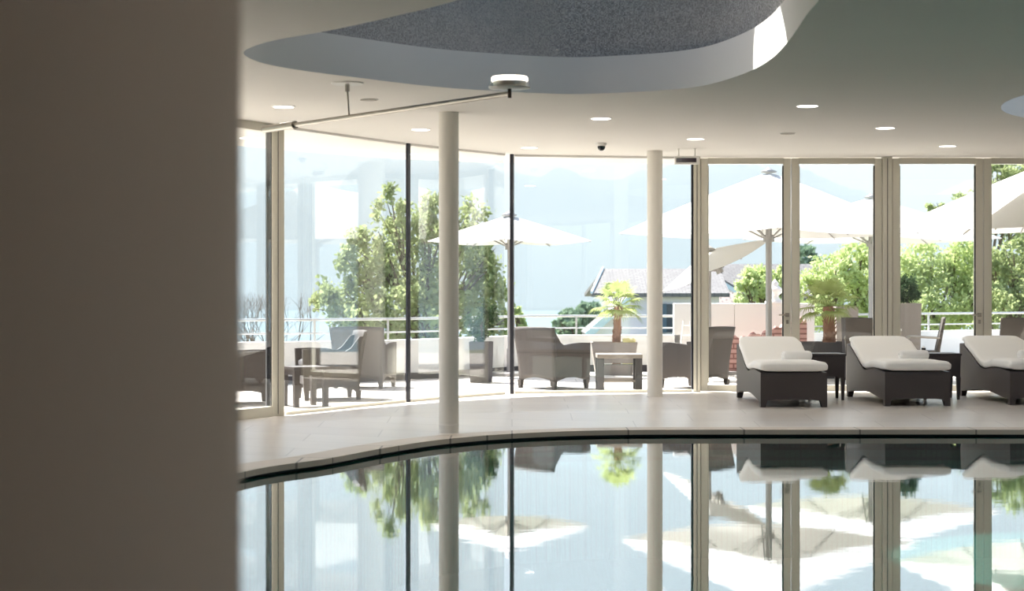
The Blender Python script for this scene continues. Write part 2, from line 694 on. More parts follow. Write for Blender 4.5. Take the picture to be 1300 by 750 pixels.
b = MB()
n = len(pool_in)
b.add([(p.x, p.y, EDGE - 0.2) for p in pool_in] + [(p.x, p.y, -1.3) for p in pool_in],
      [(i, (i + 1) % n, (i + 1) % n + n, i + n) for i in range(n)], True)
b.add([(p.x, p.y, -1.3) for p in pool_in], [tuple(range(n))])
struct(b.build('pool_basin', M['pooltile']))
b = MB()
b.add([(p.x, p.y, WATER) for p in offset_loop(pool, 0.095)], [tuple(range(n))])
wo_ = struct(b.build('water', M['water']))
if wo_.data.polygons[0].normal.z < 0:
    wo_.data.flip_normals()

# ceiling with two openings
hole = spline([(-0.32, 10.3), (-0.78, 10.99), (-1.22, 11.56), (-1.6, 11.98), (-1.86, 12.5), (-1.86, 13.02), (-1.66, 13.5), (-1.22, 14.05),
               (-0.67, 14.66), (-0.18, 14.98), (0.46, 15.24), (0.98, 15.1), (1.36, 14.86), (1.60, 14.5), (1.79, 13.73),
               (1.86, 12.93), (1.84, 11.92), (1.78, 10.9), (1.72, 9.8), (1.5, 8.8), (0.9, 8.5), (0.2, 9.2)], 5, True)
hole2 = [Vector((6.25 + 1.95 * math.cos(2 * PI * i / 48), 15.6 + 2.4 * math.sin(2 * PI * i / 48))) for i in range(48)]
over = [(-9, -3.3), (9.3, -3.3), (9.3, 23.7), (2.5, 23.7), (0.72, 23.6), (-0.4, 23.35), (-1.39, 22.75), (-2.3, 21.8), (-3.07, 20.75), (-4.3, 18.6), (-6.0, 15.6), (-9, 12.0)]
struct(fill('ceiling', [over, hole, hole2], CEIL, 3.2, M['ceiling']))


def skylight(name, lp, top, oc, orad):
    root = struct(empty(name, (0, 0, CEIL)))
    n = len(lp)
    rim_in = offset_loop(lp, -0.012)
    b = MB()
    b.add([(p.x, p.y, 0.0) for p in rim_in] + [(p.x, p.y, 0.31) for p in rim_in] + [(p.x, p.y, 0.0) for p in lp] + [(p.x, p.y, 0.31) for p in lp],
          [(i, (i + 1) % n, (i + 1) % n + n, i + n) for i in range(n)], True)
    b.add(b.v[:], [(i, (i + 1) % n, (i + 1) % n + 2 * n, i + 2 * n) for i in range(n)]
          + [(i + n, (i + 1) % n + n, (i + 1) % n + 3 * n, i + 3 * n) for i in range(n)])
    b.build('rim', M['rim'], root)
    wide = offset_loop(lp, 0.12)
    b = MB()
    b.add([(p.x, p.y, 0.30) for p in wide] + [(p.x, p.y, top - CEIL) for p in wide],
          [(i, (i + 1) % n, (i + 1) % n + n, i + n) for i in range(n)], True)
    b.build('shaft_wall', M['mosaic'] if name == 'skylight' else M['rim'], root)
    light_opening = [(oc[0] + orad * math.cos(2 * PI * i / 40), oc[1] + orad * math.sin(2 * PI * i / 40)) for i in range(40)]
    cap = fill('light_shaping_roof', [offset_loop(lp, 0.3), light_opening], top - CEIL, top - CEIL + 0.12, M['rim'], root)  # unseen roof added, its opening shaped to control the light falling on the rim
    g = MB().lathe([(orad + 0.05, 0), (orad + 0.05, 0.02)], 40, (oc[0], oc[1], top - CEIL + 0.13))
    g.build('roof_glass', M['glass'], root)
    return root


skylight('skylight', hole, 4.3, (0.30, 13.53), 1.08)
skylight('skylight_oval', hole2, 3.7, (6.25, 15.6), 1.7)

# walls out of sight behind the camera, with their own thickness
struct(MB().box((1.25, -3.15, 1.45), (15.8, 0.3, 2.9)).build('wall_back', M['wall']))
struct(MB().box((-6.65, 3.6, 1.45), (0.3, 13.2, 2.9)).build('wall_left', M['wall']))
b = MB().box((9.15, -1.4, 1.45), (0.3, 3.2, 2.9)).box((9.15, 15.1, 1.45), (0.3, 14.6, 2.9))
struct(b.build('wall_right', M['wall']))
w6 = struct(empty('added_light_window', (9.15, 4.0, 0)))  # unseen window added in the side wall to let in more light
b = MB()
for y in (-3.76, -1.25, 1.25, 3.76):
    b.box((0, y, 1.45), (0.09, 0.09, 2.9))
b.box((0, 0, 0.04), (0.09, 7.6, 0.08)).box((0, 0, 2.86), (0.09, 7.6, 0.08))
b.build('frame', M['alu'], w6)
MB().box((0, 0, 1.45), (0.012, 7.5, 2.76)).build('glass', M['glass'], w6)
struct(MB().box((21.5, 9.4, -0.15), (24.4, 25.2, 0.27)).build('bounce_paving', M['terrace']))  # unseen pale paving added outside to bounce sunlight into the room
struct(MB().box((8.0, 22.45, 1.45), (2.0, 0.2, 2.9)).build('wall_front', M['wall']))

# pillar close to the camera
tag(MB().lathe([(0.55, 0), (0.55, CEIL)], 96, (-0.93, 2.5, 0)).build('pillar', M['pillar']),
    'wide round plaster pillar close up, out of focus along the left edge', 'pillar', kind='structure')
for px, D, lb in ((569.8, 16.8, 'slim round cream column standing beside the pool edge'),
                  (831.3, 21.4, 'slim round cream column standing in front of the frameless window pane')):
    r = empty('column', (wx(px, D), D, 0))
    tag(r, lb, 'column', kind='structure')
    MB().lathe([(0.092, -0.08), (0.092, CEIL)], 40).build('shaft', M['column'], r)
    MB().lathe([(0.096, 0), (0.096, 0.012), (0.092, 0.014)], 40).build('base_ring', M['column'], r)


# ------------------------------------------------------------------ glazing
def cut(p0, p1):
    """piece of the curved glass line between two Y values"""
    pts = [p for p in spline([(-5.6, 10.5), (-4.6, 13.0), (-3.4, 15.9), (-2.345, 18.1), (-1.174, 20.3), (-0.03, 21.95)], 40)]
    return [p for p in pts if p0 <= p.y <= p1]


def pane(name, pts, z0=0.03, z1=2.87):
    r = struct(empty(name, (pts[0][0], pts[0][1], 0)))
    off = [(p[0] - pts[0][0], p[1] - pts[0][1]) for p in pts]
    MB().ribbon(off, z0, z1, 0.012).build('glass', M['curvedglass'] if name != 'window_4' else M['glass'], r)
    MB().ribbon(off, 0.0, 0.03, 0.05).build('base_track', M['alu'], r)
    MB().ribbon(off, 2.875, CEIL, 0.04).build('head_track', M['white'], r)
    return r


w1 = pane('window_1', cut(13.0, 18.02), 0.09, 2.83)
seg = cut(13.0, 18.02)
o0 = seg[0]
off = [(p.x - o0.x, p.y - o0.y) for p in seg]
MB().ribbon(off, 0.0, 0.10, 0.06).build('bottom_rail', M['alu'], w1)
MB().ribbon(off, 2.82, CEIL, 0.06).build('top_rail', M['alu'], w1)
pane('window_2', cut(18.2, 20.28))
pane('window_3', cut(20.33, 21.88))
pane('window_4', [(0.03, 22.0), (0.6, 22.11), (1.2, 22.22), (1.8, 22.32), (2.22, 22.4)])


def mullion(name, x, y, w, d, rz, mat, joint=None):
    r = struct(empty(name, (x, y, 0), rz))
    MB().bbox((0, 0, CEIL / 2), (w, d, CEIL), 0.006).build('post', mat, r)
    if joint:
        MB().box((joint * (w / 2 + 0.024), 0, CEIL / 2 - 0.02), (0.05, d * 0.7, CEIL - 0.1)).build('rubber_joint', M['joint'], r)
        MB().box((0.0, -d / 2 - 0.001, CEIL / 2), (0.006, 0.004, CEIL - 0.04)).build('groove', M['plinth'], r)
    return r


mullion('trim_3', -2.345, 18.1, 0.125, 0.1, 0.3, M['alu'], -1)
mullion('trim_4', -1.165, 20.31, 0.03, 0.06, -0.5, M['joint'])
mullion('trim_5', 0.0, 21.94, 0.042, 0.07, -0.2, M['joint'])

GY = 22.4


def gx(px):
    return (px - CX) * GY / F


for nm, a, c in (('trim_6', 880, 888.6), ('trim_7', 1119.5, 1131.5), ('trim_8', 1362.5, 1374)):
    x0, x1 = gx(a), gx(c)
    r = struct(empty(nm, ((x0 + x1) / 2, GY, 0)))
    MB().bbox((0, 0, CEIL / 2), (x1 - x0, 0.12, CEIL), 0.006).build('post', M['alu'], r)
    MB().box((0, -0.0605, CEIL / 2), (0.008, 0.004, CEIL - 0.04)).build('groove', M['plinth'], r)
    if nm == 'trim_6':
        MB().box((-(x1 - x0) / 2 - 0.012, 0.0, CEIL / 2), (0.024, 0.08, CEIL - 0.06)).build('rubber_joint', M['joint'], r)


def door(name, a, c, handle):
    x0, x1 = gx(a) + 0.004, gx(c) - 0.004
    w = x1 - x0
    r = struct(empty(name, ((x0 + x1) / 2, GY, 0)))
    st = 0.088
    b = MB()
    for s in (-1, 1):
        b.bbox((s * (w / 2 - st / 2), 0, 1.445), (st, 0.075, 2.87), 0.005)
        b.box((s * (w / 2 - st - 0.006), 0, 1.45), (0.014, 0.05, 2.68))
    b.bbox((0, 0, 2.85), (w - 2 * st, 0.075, 0.075), 0.005)
    b.bbox((0, 0, 0.045), (w - 2 * st, 0.075, 0.075), 0.005)
    b.build('frame', M['alu'], r)
    MB().box((0, 0, 1.44), (w - 2 * st + 0.004, 0.012, 2.74)).build('glass', M['glass'], r)
    MB().box((w / 2 - st - 0.008, -0.028, 1.44), (0.018, 0.004, 2.7)).build('rubber_joint', M['joint'], r)
    if handle:
        hx = (w / 2 - st / 2) * handle
        b = MB().bbox((hx, -0.043, 0.95), (0.05, 0.012, 0.05), 0.004)
        b.tube((hx, -0.045, 0.95), (hx, -0.09, 0.95), 0.01)
        b.tube((hx, -0.09, 0.95), (hx - handle * 0.11, -0.09, 0.95), 0.009)
        b.build('handle', M['steel'], r)
        MB().bbox((hx, -0.043, 0.865), (0.032, 0.012, 0.05), 0.004).build('lock_plate', M['steel'], r)
    return r


door('door_1', 888.8, 1003.8, 1)
door('door_2', 1004.2, 1119.3, 0)
door('door_3', 1131.7, 1247.3, 1)
door('door_4', 1247.7, 1362.3, 0)


# ------------------------------------------------------------------ things on the ceiling
def ceil_at(px, py):
    D = (CEIL - CH) * F / (HZ - py)
    return Vector((wx(px, D), D, CEIL))


LIGHTS = [(360, 135, 'glowing round downlight above the left window frame, left of the rod lamp mount'),
          (534, 164, 'glowing round downlight just left of the front column head'),
          (672, 187, 'glowing round downlight beside the window corner post, right of the front column'),
          (763, 150, 'glowing round downlight above the black dome camera'),
          (883, 176, 'glowing round downlight above the small hanging display sign'),
          (1025, 134, 'largest glowing round downlight, right of the sunlit skylight rim'),
          (1124, 162, 'glowing round downlight above the wide mullion between the two pairs of doors'),
          (1203, 185, 'glowing round downlight above the door nearest the right end')]
proto = None
for px, py, lb in LIGHTS:
    p = ceil_at(px, py)
    if proto is None:
        proto = empty('ceiling_downlight', p)
        proto['category'] = 'ceiling light'
        proto['group'] = 'recessed downlights in the ceiling'
        MB().lathe([(0.092, -0.006), (0.104, -0.006), (0.108, 0.0)], 32).build('trim_ring', M['white'], proto)
        MB().lathe([(0.0915, -0.009), (0.0915, -0.002)], 32).build('diffuser', M['glow'], proto)
        o = proto
    else:
        o = copy_tree(proto)
        o.location = p
    o['label'] = lb
    la = bpy.data.lights.new('downlight_lamp', 'AREA')
    la.shape = 'DISK'
    la.size = 0.17
    la.energy = 1.6
    la.color = (1.0, 0.97, 0.94)
    lo_ = bpy.data.objects.new('downlight_lamp', la)
    C.objects.link(lo_)
    lo_.location = (p.x, p.y, p.z - 0.013)
for px, py, lb in ((468, 126, 'flat grey round speaker grille beside the rod lamp mount'),
                   (1000, 169, 'flat grey round speaker grille above the first pair of doors')):
    r = tag(empty('ceiling_speaker', ceil_at(px, py)), lb, 'speaker', 'ceiling speakers')
    MB().lathe([(0.075, -0.006), (0.085, -0.004), (0.085, 0.0)], 28).build('ring', M['white'], r)
    MB().lathe([(0.0745, -0.009), (0.0745, -0.003)], 28).build('grille', M['grille'], r)

r = tag(empty('ceiling_camera', ceil_at(763.5, 181.5)), 'small black dome camera on a white base under the ceiling', 'camera')
MB().lathe([(0.044, -0.035), (0.056, -0.03), (0.06, -0.012), (0.06, 0.0)], 28).build('base', M['white'], r)
MB().lathe([(0.004, -0.088), (0.022, -0.083), (0.036, -0.07), (0.043, -0.05), (0.043, -0.034)], 28).build('dome', M['black'], r)

D = 21.1
r = tag(empty('hanging_sign', (wx(872, D), D, CEIL)), 'small white display box with dark screen hanging before the doors', 'sign')
zc = wz(203.5, D) - CEIL
MB().bbox((0, 0, zc), (0.285, 0.07, 0.095), 0.006).build('casing', M['white'], r)
MB().bbox((-0.01, -0.035, zc), (0.235, 0.006, 0.05), 0.002).build('screen', M['screen'], r)
for s in (-0.095, 0.095):
    MB().tube((s, 0, zc + 0.045), (s, 0, 0), 0.006).tube((s, 0, -0.006), (s, 0, 0), 0.016).build('hanger', M['white'], r)

# rod lamp
can = ceil_at(441, 105)
L = tag(empty('rod_lamp', can), 'slender steel rod lamp hung below the skylight with glowing disc head', 'lamp')
zr = wz(146, can.y) - CEIL
e0 = Vector((wx(336, 15.6), 15.6, wz(164, 15.6))) - can
e1 = Vector((wx(647, 12.9), 12.9, wz(119, 12.9))) - can
cf = MB().lathe([(0.128, -0.012), (0.13, -0.004), (0.13, 0.0)], 36)
cf.build('canopy', M['white'], L)
b = MB().tube((0, 0, 0), (0, 0, -0.07), 0.018, n=16)
jx = e0.lerp(e1, (0 - e0.x) / (e1.x - e0.x))
b.tube((0, 0, -0.07), (jx.x, jx.y, jx.z), 0.0085, n=12)
b.build('stem', M['steel'], L)
MB().tube(e0, e1, 0.019, n=16).build('rod', M['steel'], L)
s1 = e0.lerp(e1, 0.14)
MB().tube(e0 - (e1 - e0).normalized() * 0.01, s1, 0.031, n=18).tube(s1, s1 + (e1 - e0).normalized() * 0.02, 0.036, n=18).build('sleeve', M['steel'], L)
hd = MB().tube(e1 - Vector((0, 0, 0.03)), e1 + Vector((0, 0, 0.045)), 0.014, n=14)
head = hd.build('head_joint', M['darksteel'], L)
hz = e1.z
disc = MB().lathe([(0.03, 0.035), (0.148, 0.04), (0.152, 0.046), (0.13, 0.05), (0.1, 0.05)], 44, e1).build('lower_disc', M['white'], L)
MB().lathe([(0.151, 0.046), (0.142, 0.088), (0.138, 0.088), (0.147, 0.046)], 44, e1).build('glass_ring', M['glass'], L)
MB().lathe([(0.118, 0.05), (0.118, 0.084), (0.122, 0.086)], 44, e1).build('lamp_body', M['steel'], L)
MB().lathe([(0.128, 0.086), (0.131, 0.094), (0.131, 0.112), (0.124, 0.121), (0.1, 0.124)], 44, e1).build('glow_disc', M['uplight'], L)


# ------------------------------------------------------------------ loungers, towels and side tables
def make_lounger():
    r = empty('sun_lounger', (0, 0, 0))
    Wd, Ln = 0.715, 1.82
    hw = Wd / 2
    top = [(0.0, 0.37), (0.12, 0.372), (0.3, 0.385), (0.45, 0.39), (0.6, 0.385), (0.78, 0.365), (0.92, 0.352), (1.02, 0.365),
           (1.15, 0.41), (1.35, 0.49), (1.6, 0.575), (1.78, 0.625), (1.82, 0.62)]
    bot = [(1.82, 0.06), (1.68, 0.065), (1.5, 0.09), (1.1, 0.115), (0.7, 0.115), (0.4, 0.09), (0.14, 0.065), (0.0, 0.065)]
    b = MB()
    for s in (-1, 1):
        b.prism(top + bot, 'x', s * hw, s * (hw - 0.045))
    fr = [(-hw + 0.045, 0.37), (hw - 0.045, 0.37), (hw - 0.045, 0.066), (0.2, 0.078), (0, 0.082), (-0.2, 0.078), (-hw + 0.045, 0.066)]
    b.prism(fr, 'y', 0.0, 0.04)
    b.prism([(-hw + 0.045, 0.62), (hw - 0.045, 0.62), (hw - 0.045, 0.065), (-hw + 0.045, 0.065)], 'y', Ln - 0.04, Ln)
    # woven deck under the mattress
    ins = [(y, z - 0.02) for y, z in top[1:-1]]
    vs, fs = [], []
    for y, z in ins:
        vs += [(-hw + 0.045, y, z), (hw - 0.045, y, z), (-hw + 0.045, y, z - 0.03), (hw - 0.045, y, z - 0.03)]
    for i in range(len(ins) - 1):
        a, c = 4 * i, 4 * i + 4
        fs += [(a, a + 1, c + 1, c), (a + 2, c + 2, c + 3, a + 3)]
    b.add(vs, fs)
    b.build('wicker_body', M['wicker'], r)
    for sx in (-1, 1):
        for y0, y1 in ((0.0, 0.075), (Ln - 0.075, Ln)):
            x0, x1 = sx * hw, sx * (hw - 0.075)
            xm = sx * (hw - 0.055)
            lb = MB()
            lb.add([(x0, y0, 0.0), (xm, y0, 0.0), (xm, y1, 0.0), (x0, y1, 0.0), (x0, y0, 0.07), (x1, y0, 0.07), (x1, y1, 0.07), (x0, y1, 0.07)],
                   [(3, 2, 1, 0), (4, 5, 6, 7), (0, 1, 5, 4), (1, 2, 6, 5), (2, 3, 7, 6), (3, 0, 4, 7)])
            lb.build('leg', M['wicker'], r)
    # mattress: foot pad, dipping seat, raised back
    path = [(-0.035, 0.425), (-0.02, 0.43), (0.05, 0.438), (0.3, 0.436), (0.5, 0.438), (0.62, 0.436), (0.70, 0.425), (0.78, 0.412), (0.9, 0.402),
            (1.02, 0.416), (1.16, 0.462), (1.35, 0.54), (1.6, 0.628), (1.76, 0.675), (1.82, 0.672), (1.835, 0.66)]
    th = [0.03, 0.045, 0.055, 0.055, 0.055, 0.055, 0.05, 0.045, 0.045, 0.045, 0.045, 0.045, 0.045, 0.042, 0.03, 0.012]
    st = []
    for i, (y, z) in enumerate(path):
        a, c = path[max(0, i - 1)], path[min(len(path) - 1, i + 1)]
        t = Vector((0, c[0] - a[0], c[1] - a[1])).normalized()
        nv = Vector((0, -t.z, t.y))
        w = hw + 0.004 if y < 1.7 else hw - 0.03
        if i in (0, len(path) - 1):
            w -= 0.03
        st.append(((0, y, z), Vector((w, 0, 0)), nv * th[i]))
    MB().sweep(st, 32, 5.0).build('mattress', M['mattress'], r)
    # seam where the foot pad ends
    return r


LG = [(2.66, 19.38, 2.63, 21.10, 'dark wicker sun lounger with cream mattress, nearest the round columns'),
      (4.03, 19.57, 3.95, 21.40, 'dark wicker sun lounger with cream mattress, in the middle of the three'),
      (5.43, 19.75, 5.33, 21.55, 'dark wicker sun lounger with cream mattress, cut off at the right end of the row')]
TW = ['white rolled towel lying on the lounger nearest the columns',
      'white rolled towel lying on the middle lounger',
      'white rolled towel lying on the lounger at the right end']
lo = None
tw = None


def make_towel():
    b = MB()
    R, hw = 0.06, 0.165
    st = []
    for x, k in ((-hw, 0.62), (-hw + 0.006, 0.80), (-hw + 0.02, 0.93), (-hw + 0.05, 1.0), (0, 1.03), (hw - 0.05, 1.0), (hw - 0.02, 0.93), (hw - 0.006, 0.80), (hw, 0.62)):
        st.append(((x, 0, R), Vector((0, R * k * 1.08, 0)), Vector((0, 0, R * k * 0.96))))
    b.sweep(st, 30, 2.1)
    o = b.build('rolled_towel', M['towel'])
    for sx in (-1, 1):
        e = MB()
        pts = []
        for i in range(40):
            a = 2 * PI * 2.6 * i / 39
            rr = 0.034 * (1 - i / 46)
            pts.append(Vector((sx * (hw + 0.001), rr * math.cos(a), R + rr * math.sin(a) * 0.94)))
        e.path(pts, [0.0045] * 40, 6)
        e.build('rolled_end', M['towel'], o)
    return o


for i, (x0, y0, x1, y1, lb) in enumerate(LG):
    rz = math.atan2(-(x1 - x0), y1 - y0)
    d = Vector((math.cos(rz), math.sin(rz), 0))
    pos = Vector((x0, y0, 0)) + d * 0.357
    if lo is None:
        lo = make_lounger()
        o = lo
        tag(o, None, 'sun lounger', 'sun loungers in a row by the pool')
    else:
        o = copy_tree(lo)
    o.location = pos
    o.rotation_euler.z = rz
    o['label'] = lb
    if tw is None:
        tw = make_towel()
        t = tw
        tag(t, None, 'towel', 'rolled towels on the loungers')
    else:
        t = copy_tree(tw)
    fwd = Vector((-math.sin(rz), math.cos(rz), 0))
    q = pos + d * 0.17 + fwd * 0.80
    t.location = (q.x, q.y, 0.462)
    t.rotation_euler.z = rz + 0.08
    t['label'] = TW[i]


def make_side_table():
    r = empty('side_table', (0, 0, 0))
    h, w, d = 0.53, 0.45, 0.44
    MB().bbox((0, 0, h - 0.0125), (w, d, 0.025), 0.006).build('table_top', M['wicker'], r)
    b = MB()
    arch = [(-w / 2 + 0.01, h - 0.026), (w / 2 - 0.01, h - 0.026), (w / 2 - 0.02, 0.24), (w / 2 - 0.08, 0.265), (0, 0.275), (-w / 2 + 0.08, 0.265), (-w / 2 + 0.02, 0.24)]
    b.prism(arch, 'y', -d / 2 + 0.01, -d / 2 + 0.03)
    b.prism(arch, 'y', d / 2 - 0.03, d / 2 - 0.01)
    arch2 = [(p[0] * (d - 0.06) / w, p[1]) for p in arch]
    b.prism(arch2, 'x', -w / 2 + 0.012, -w / 2 + 0.032)
    b.prism(arch2, 'x', w / 2 - 0.032, w / 2 - 0.012)
    b.build('woven_skirt', M['wicker'], r)
    for sx in (-1, 1):
        for sy in (-1, 1):
            x, y = sx * (w / 2 - 0.035), sy * (d / 2 - 0.035)
            MB().box((x, y, 0.13), (0.048, 0.048, 0.26), taper=0.6).build('leg', M['wicker'], r)
    return r


st0 = make_side_table()
tag(st0, 'dark wicker side table between the first and the middle lounger', 'side table', 'wicker side tables between loungers')
st0.location = (3.582, 20.85, 0)
st1 = copy_tree(st0)
st1['label'] = 'dark wicker side table between the middle lounger and the right lounger'
st1.location = (4.925, 20.95, 0)
r = tag(empty('small_cup', (wx(1172.5, 20.95), 20.95, 0.53)), 'small dark cup standing on the second wicker side table', 'cup')
MB().lathe([(0.018, 0), (0.024, 0.004), (0.026, 0.055), (0.022, 0.058), (0.02, 0.01)], 20).build('cup_body', M['black'], r)
MB().lathe([(0.0215, 0.056), (0.012, 0.07), (0.004, 0.074)], 20).build('lid', M['white'], r)


# ------------------------------------------------------------------ outside: ground, walls, rails
PAR = [(-8.0, 22.2), (-5.4, 23.4), (-3.7, 24.3), (-1.86, 25.3), (-0.75, 26.7), (0.1, 28.0), (0.9, 28.4), (2.62, 28.4)]
RIGHT = [(4.75, 29.4), (6.7, 31.0), (9.2, 32.5), (13.0, 33.6)]
ter = [(p.x, p.y) for p in GL] + [(2.25, 22.4), (14, 22.4), (14, 34.0)] + list(reversed(RIGHT)) + [(4.75, 28.4)] + list(reversed(PAR)) + [(-9.0, 10.5)]
struct(fill('terrace_floor', [ter], -0.3, -0.012, M['terrace']))
sp = spline(PAR[:-1], 8) + [Vector(PAR[-1])]
pw = struct(empty('wall_parapet', (0, 0, -0.01)))
MB().ribbon([(p.x, p.y) for p in sp], 0.10, 0.566, 0.22).build('parapet_body', M['render'], pw)
MB().ribbon([(p.x, p.y) for p in sp], -0.3, 0.10, 0.26).build('plinth', M['plinth'], pw)
sr = spline(RIGHT, 8)
pr = struct(empty('wall_parapet_right', (0, 0, -0.01)))
MB().ribbon([(p.x, p.y) for p in sr], 0.10, 0.566, 0.22).build('parapet_body', M['render'], pr)
MB().ribbon([(p.x, p.y) for p in sr], -0.3, 0.10, 0.26).build('plinth', M['plinth'], pr)
tw_ = struct(empty('wall_garden', (0, 0, -0.01)))
b = MB().bbox((3.0, 28.4, 0.53), (0.94, 0.22, 1.06), 0.01)
b.bbox((4.1, 28.4, 0.53), (1.25, 0.22, 1.06), 0.01)
b.build('wall_panel', M['render'], tw_)


def railing(pts, lb, step):
    o = Vector((pts[0][0], pts[0][1], 0.556))
    r = tag(empty('railing', o), lb, 'railing', 'metal railings on the terrace parapet')
    q = [Vector((p[0] - o.x, p[1] - o.y, 0)) for p in pts]
    for nm, z, rad in (('top_rail', 0.295, 0.02), ('middle_rail', 0.11, 0.012)):
        MB().path([p + Vector((0, 0, z)) for p in q], [rad] * len(q), 10).build(nm, M['rail'], r)
    acc, i, nxt = 0.0, 0, 0.15
    for a, c in zip(q, q[1:]):
        seg = (c - a).length
        while nxt <= acc + seg:
            p = a.lerp(c, (nxt - acc) / seg)
            MB().box((p.x, p.y, 0.14), (0.03, 0.03, 0.28)).build('post', M['rail'], r)
            nxt += step
        acc += seg
    return r


railing([(p.x, p.y) for p in spline(PAR[:5], 6)], 'grey metal railing on the low parapet before the large tree', 1.15)
railing([(p.x, p.y) for p in spline(PAR[4:7], 6)][1:] + [(2.6, 28.4)], 'grey metal railing on the parapet behind the potted palm and grey armchairs', 1.12)
railing([(p.x, p.y) for p in sr], 'grey metal railing on the far parapet before the bright green hedge trees', 1.5)

b = MB()
gy = [27.0, 60, 150, 4300]
gz = [-3.0, -4.0, -26, -26.0]
b.add([(-3000, 27, -3), (3000, 27, -3), (3000, 62, -4), (-3000, 62, -4), (3000, 170, -26.2), (-3000, 170, -26.2)], [(0, 1, 2, 3), (3, 2, 4, 5)])
struct(b.build('ground', M['lawn']))
b = MB().add([(-3000, 165, -26), (3000, 165, -26), (3000, 4600, -26), (-3000, 4600, -26)], [(0, 1, 2, 3)])
struct(b.build('lake', M['lake']))

# mountains across the lake
prof = [(-400, 300), (0, 270), (250, 262), (310, 265), (360, 262), (425, 256), (445, 222), (470, 205), (505, 200), (545, 186), (600, 196),
        (640, 218), (685, 226), (708, 210), (725, 214), (745, 226), (790, 233), (822, 224), (840, 228), (866, 220), (890, 232), (925, 220), (955, 212),
        (985, 224), (1010, 240), (1060, 262), (1150, 285), (1300, 300), (1700, 310)]


def ridge(x, D):
    px = CX + x * F / D
    for (a, ya), (c, yc) in zip(prof, prof[1:]):
        if a <= px <= c:
            t = (px - a) / (c - a)
            return wz(ya + (yc - ya) * t, D)
    return 80.0


NX, NY = 260, 46
vs, fs = [], []
for j in range(NY):
    y = 2500 + 1500 * j / (NY - 1)
    for i in range(NX):
        x = -1500 + 3300 * i / (NX - 1)
        u = (y - 2500) / 1500
        rd = ridge(x * 3400 / y if y > 0 else x, 3400)
        shp = max(0.0, 1 - abs(u - 0.6) / 0.6)
        nzv = noise.hetero_terrain(Vector((x * 0.004, y * 0.004, 3.1)), 0.9, 2.0, 6, 0.7)
        z = -30 + (rd + 46) * shp ** 0.9 + (nzv - 1.0) * 26 * (0.3 + 0.7 * min(1, shp * 1.4)) * min(1, 6 * u)
        # a lower spur with a snow cap on the left
        sx = math.exp(-((x + 430) / 210) ** 2) * max(0, 1 - abs(u - 0.25) / 0.25)
        z = max(z, -30 + 190 * sx + (nzv - 1) * 18 * sx)
        vs.append((x, y, z))
for j in range(NY - 1):
    for i in range(NX - 1):
        a = j * NX + i
        fs.append((a, a + 1, a + NX + 1, a + NX))
struct(MB().add(vs, fs, True).build('mountains', M['mountain']))

k = NT('lake_haze')
vsct = k.n('ShaderNodeVolumeScatter')
vsct.inputs['Color'].default_value = (0.44, 0.462, 0.47, 1)
vsct.inputs['Density'].default_value = 0.0007
vabs = k.n('ShaderNodeVolumeAbsorption')
vabs.inputs['Color'].default_value = (0.44, 0.462, 0.47, 1)
vabs.inputs['Density'].default_value = 0.0007
vadd = k.n('ShaderNodeAddShader')
k.l(vsct.outputs[0], vadd.inputs[0])
k.l(vabs.outputs[0], vadd.inputs[1])
k.l(vadd.outputs[0], k.out.inputs['Volume'])
hz_o = MB().box((0, 2400, 280), (5600, 4400, 600)).build('haze', k.m)
tag(hz_o, 'pale bright haze hanging over the lake before the mountains', 'haze', kind='stuff')


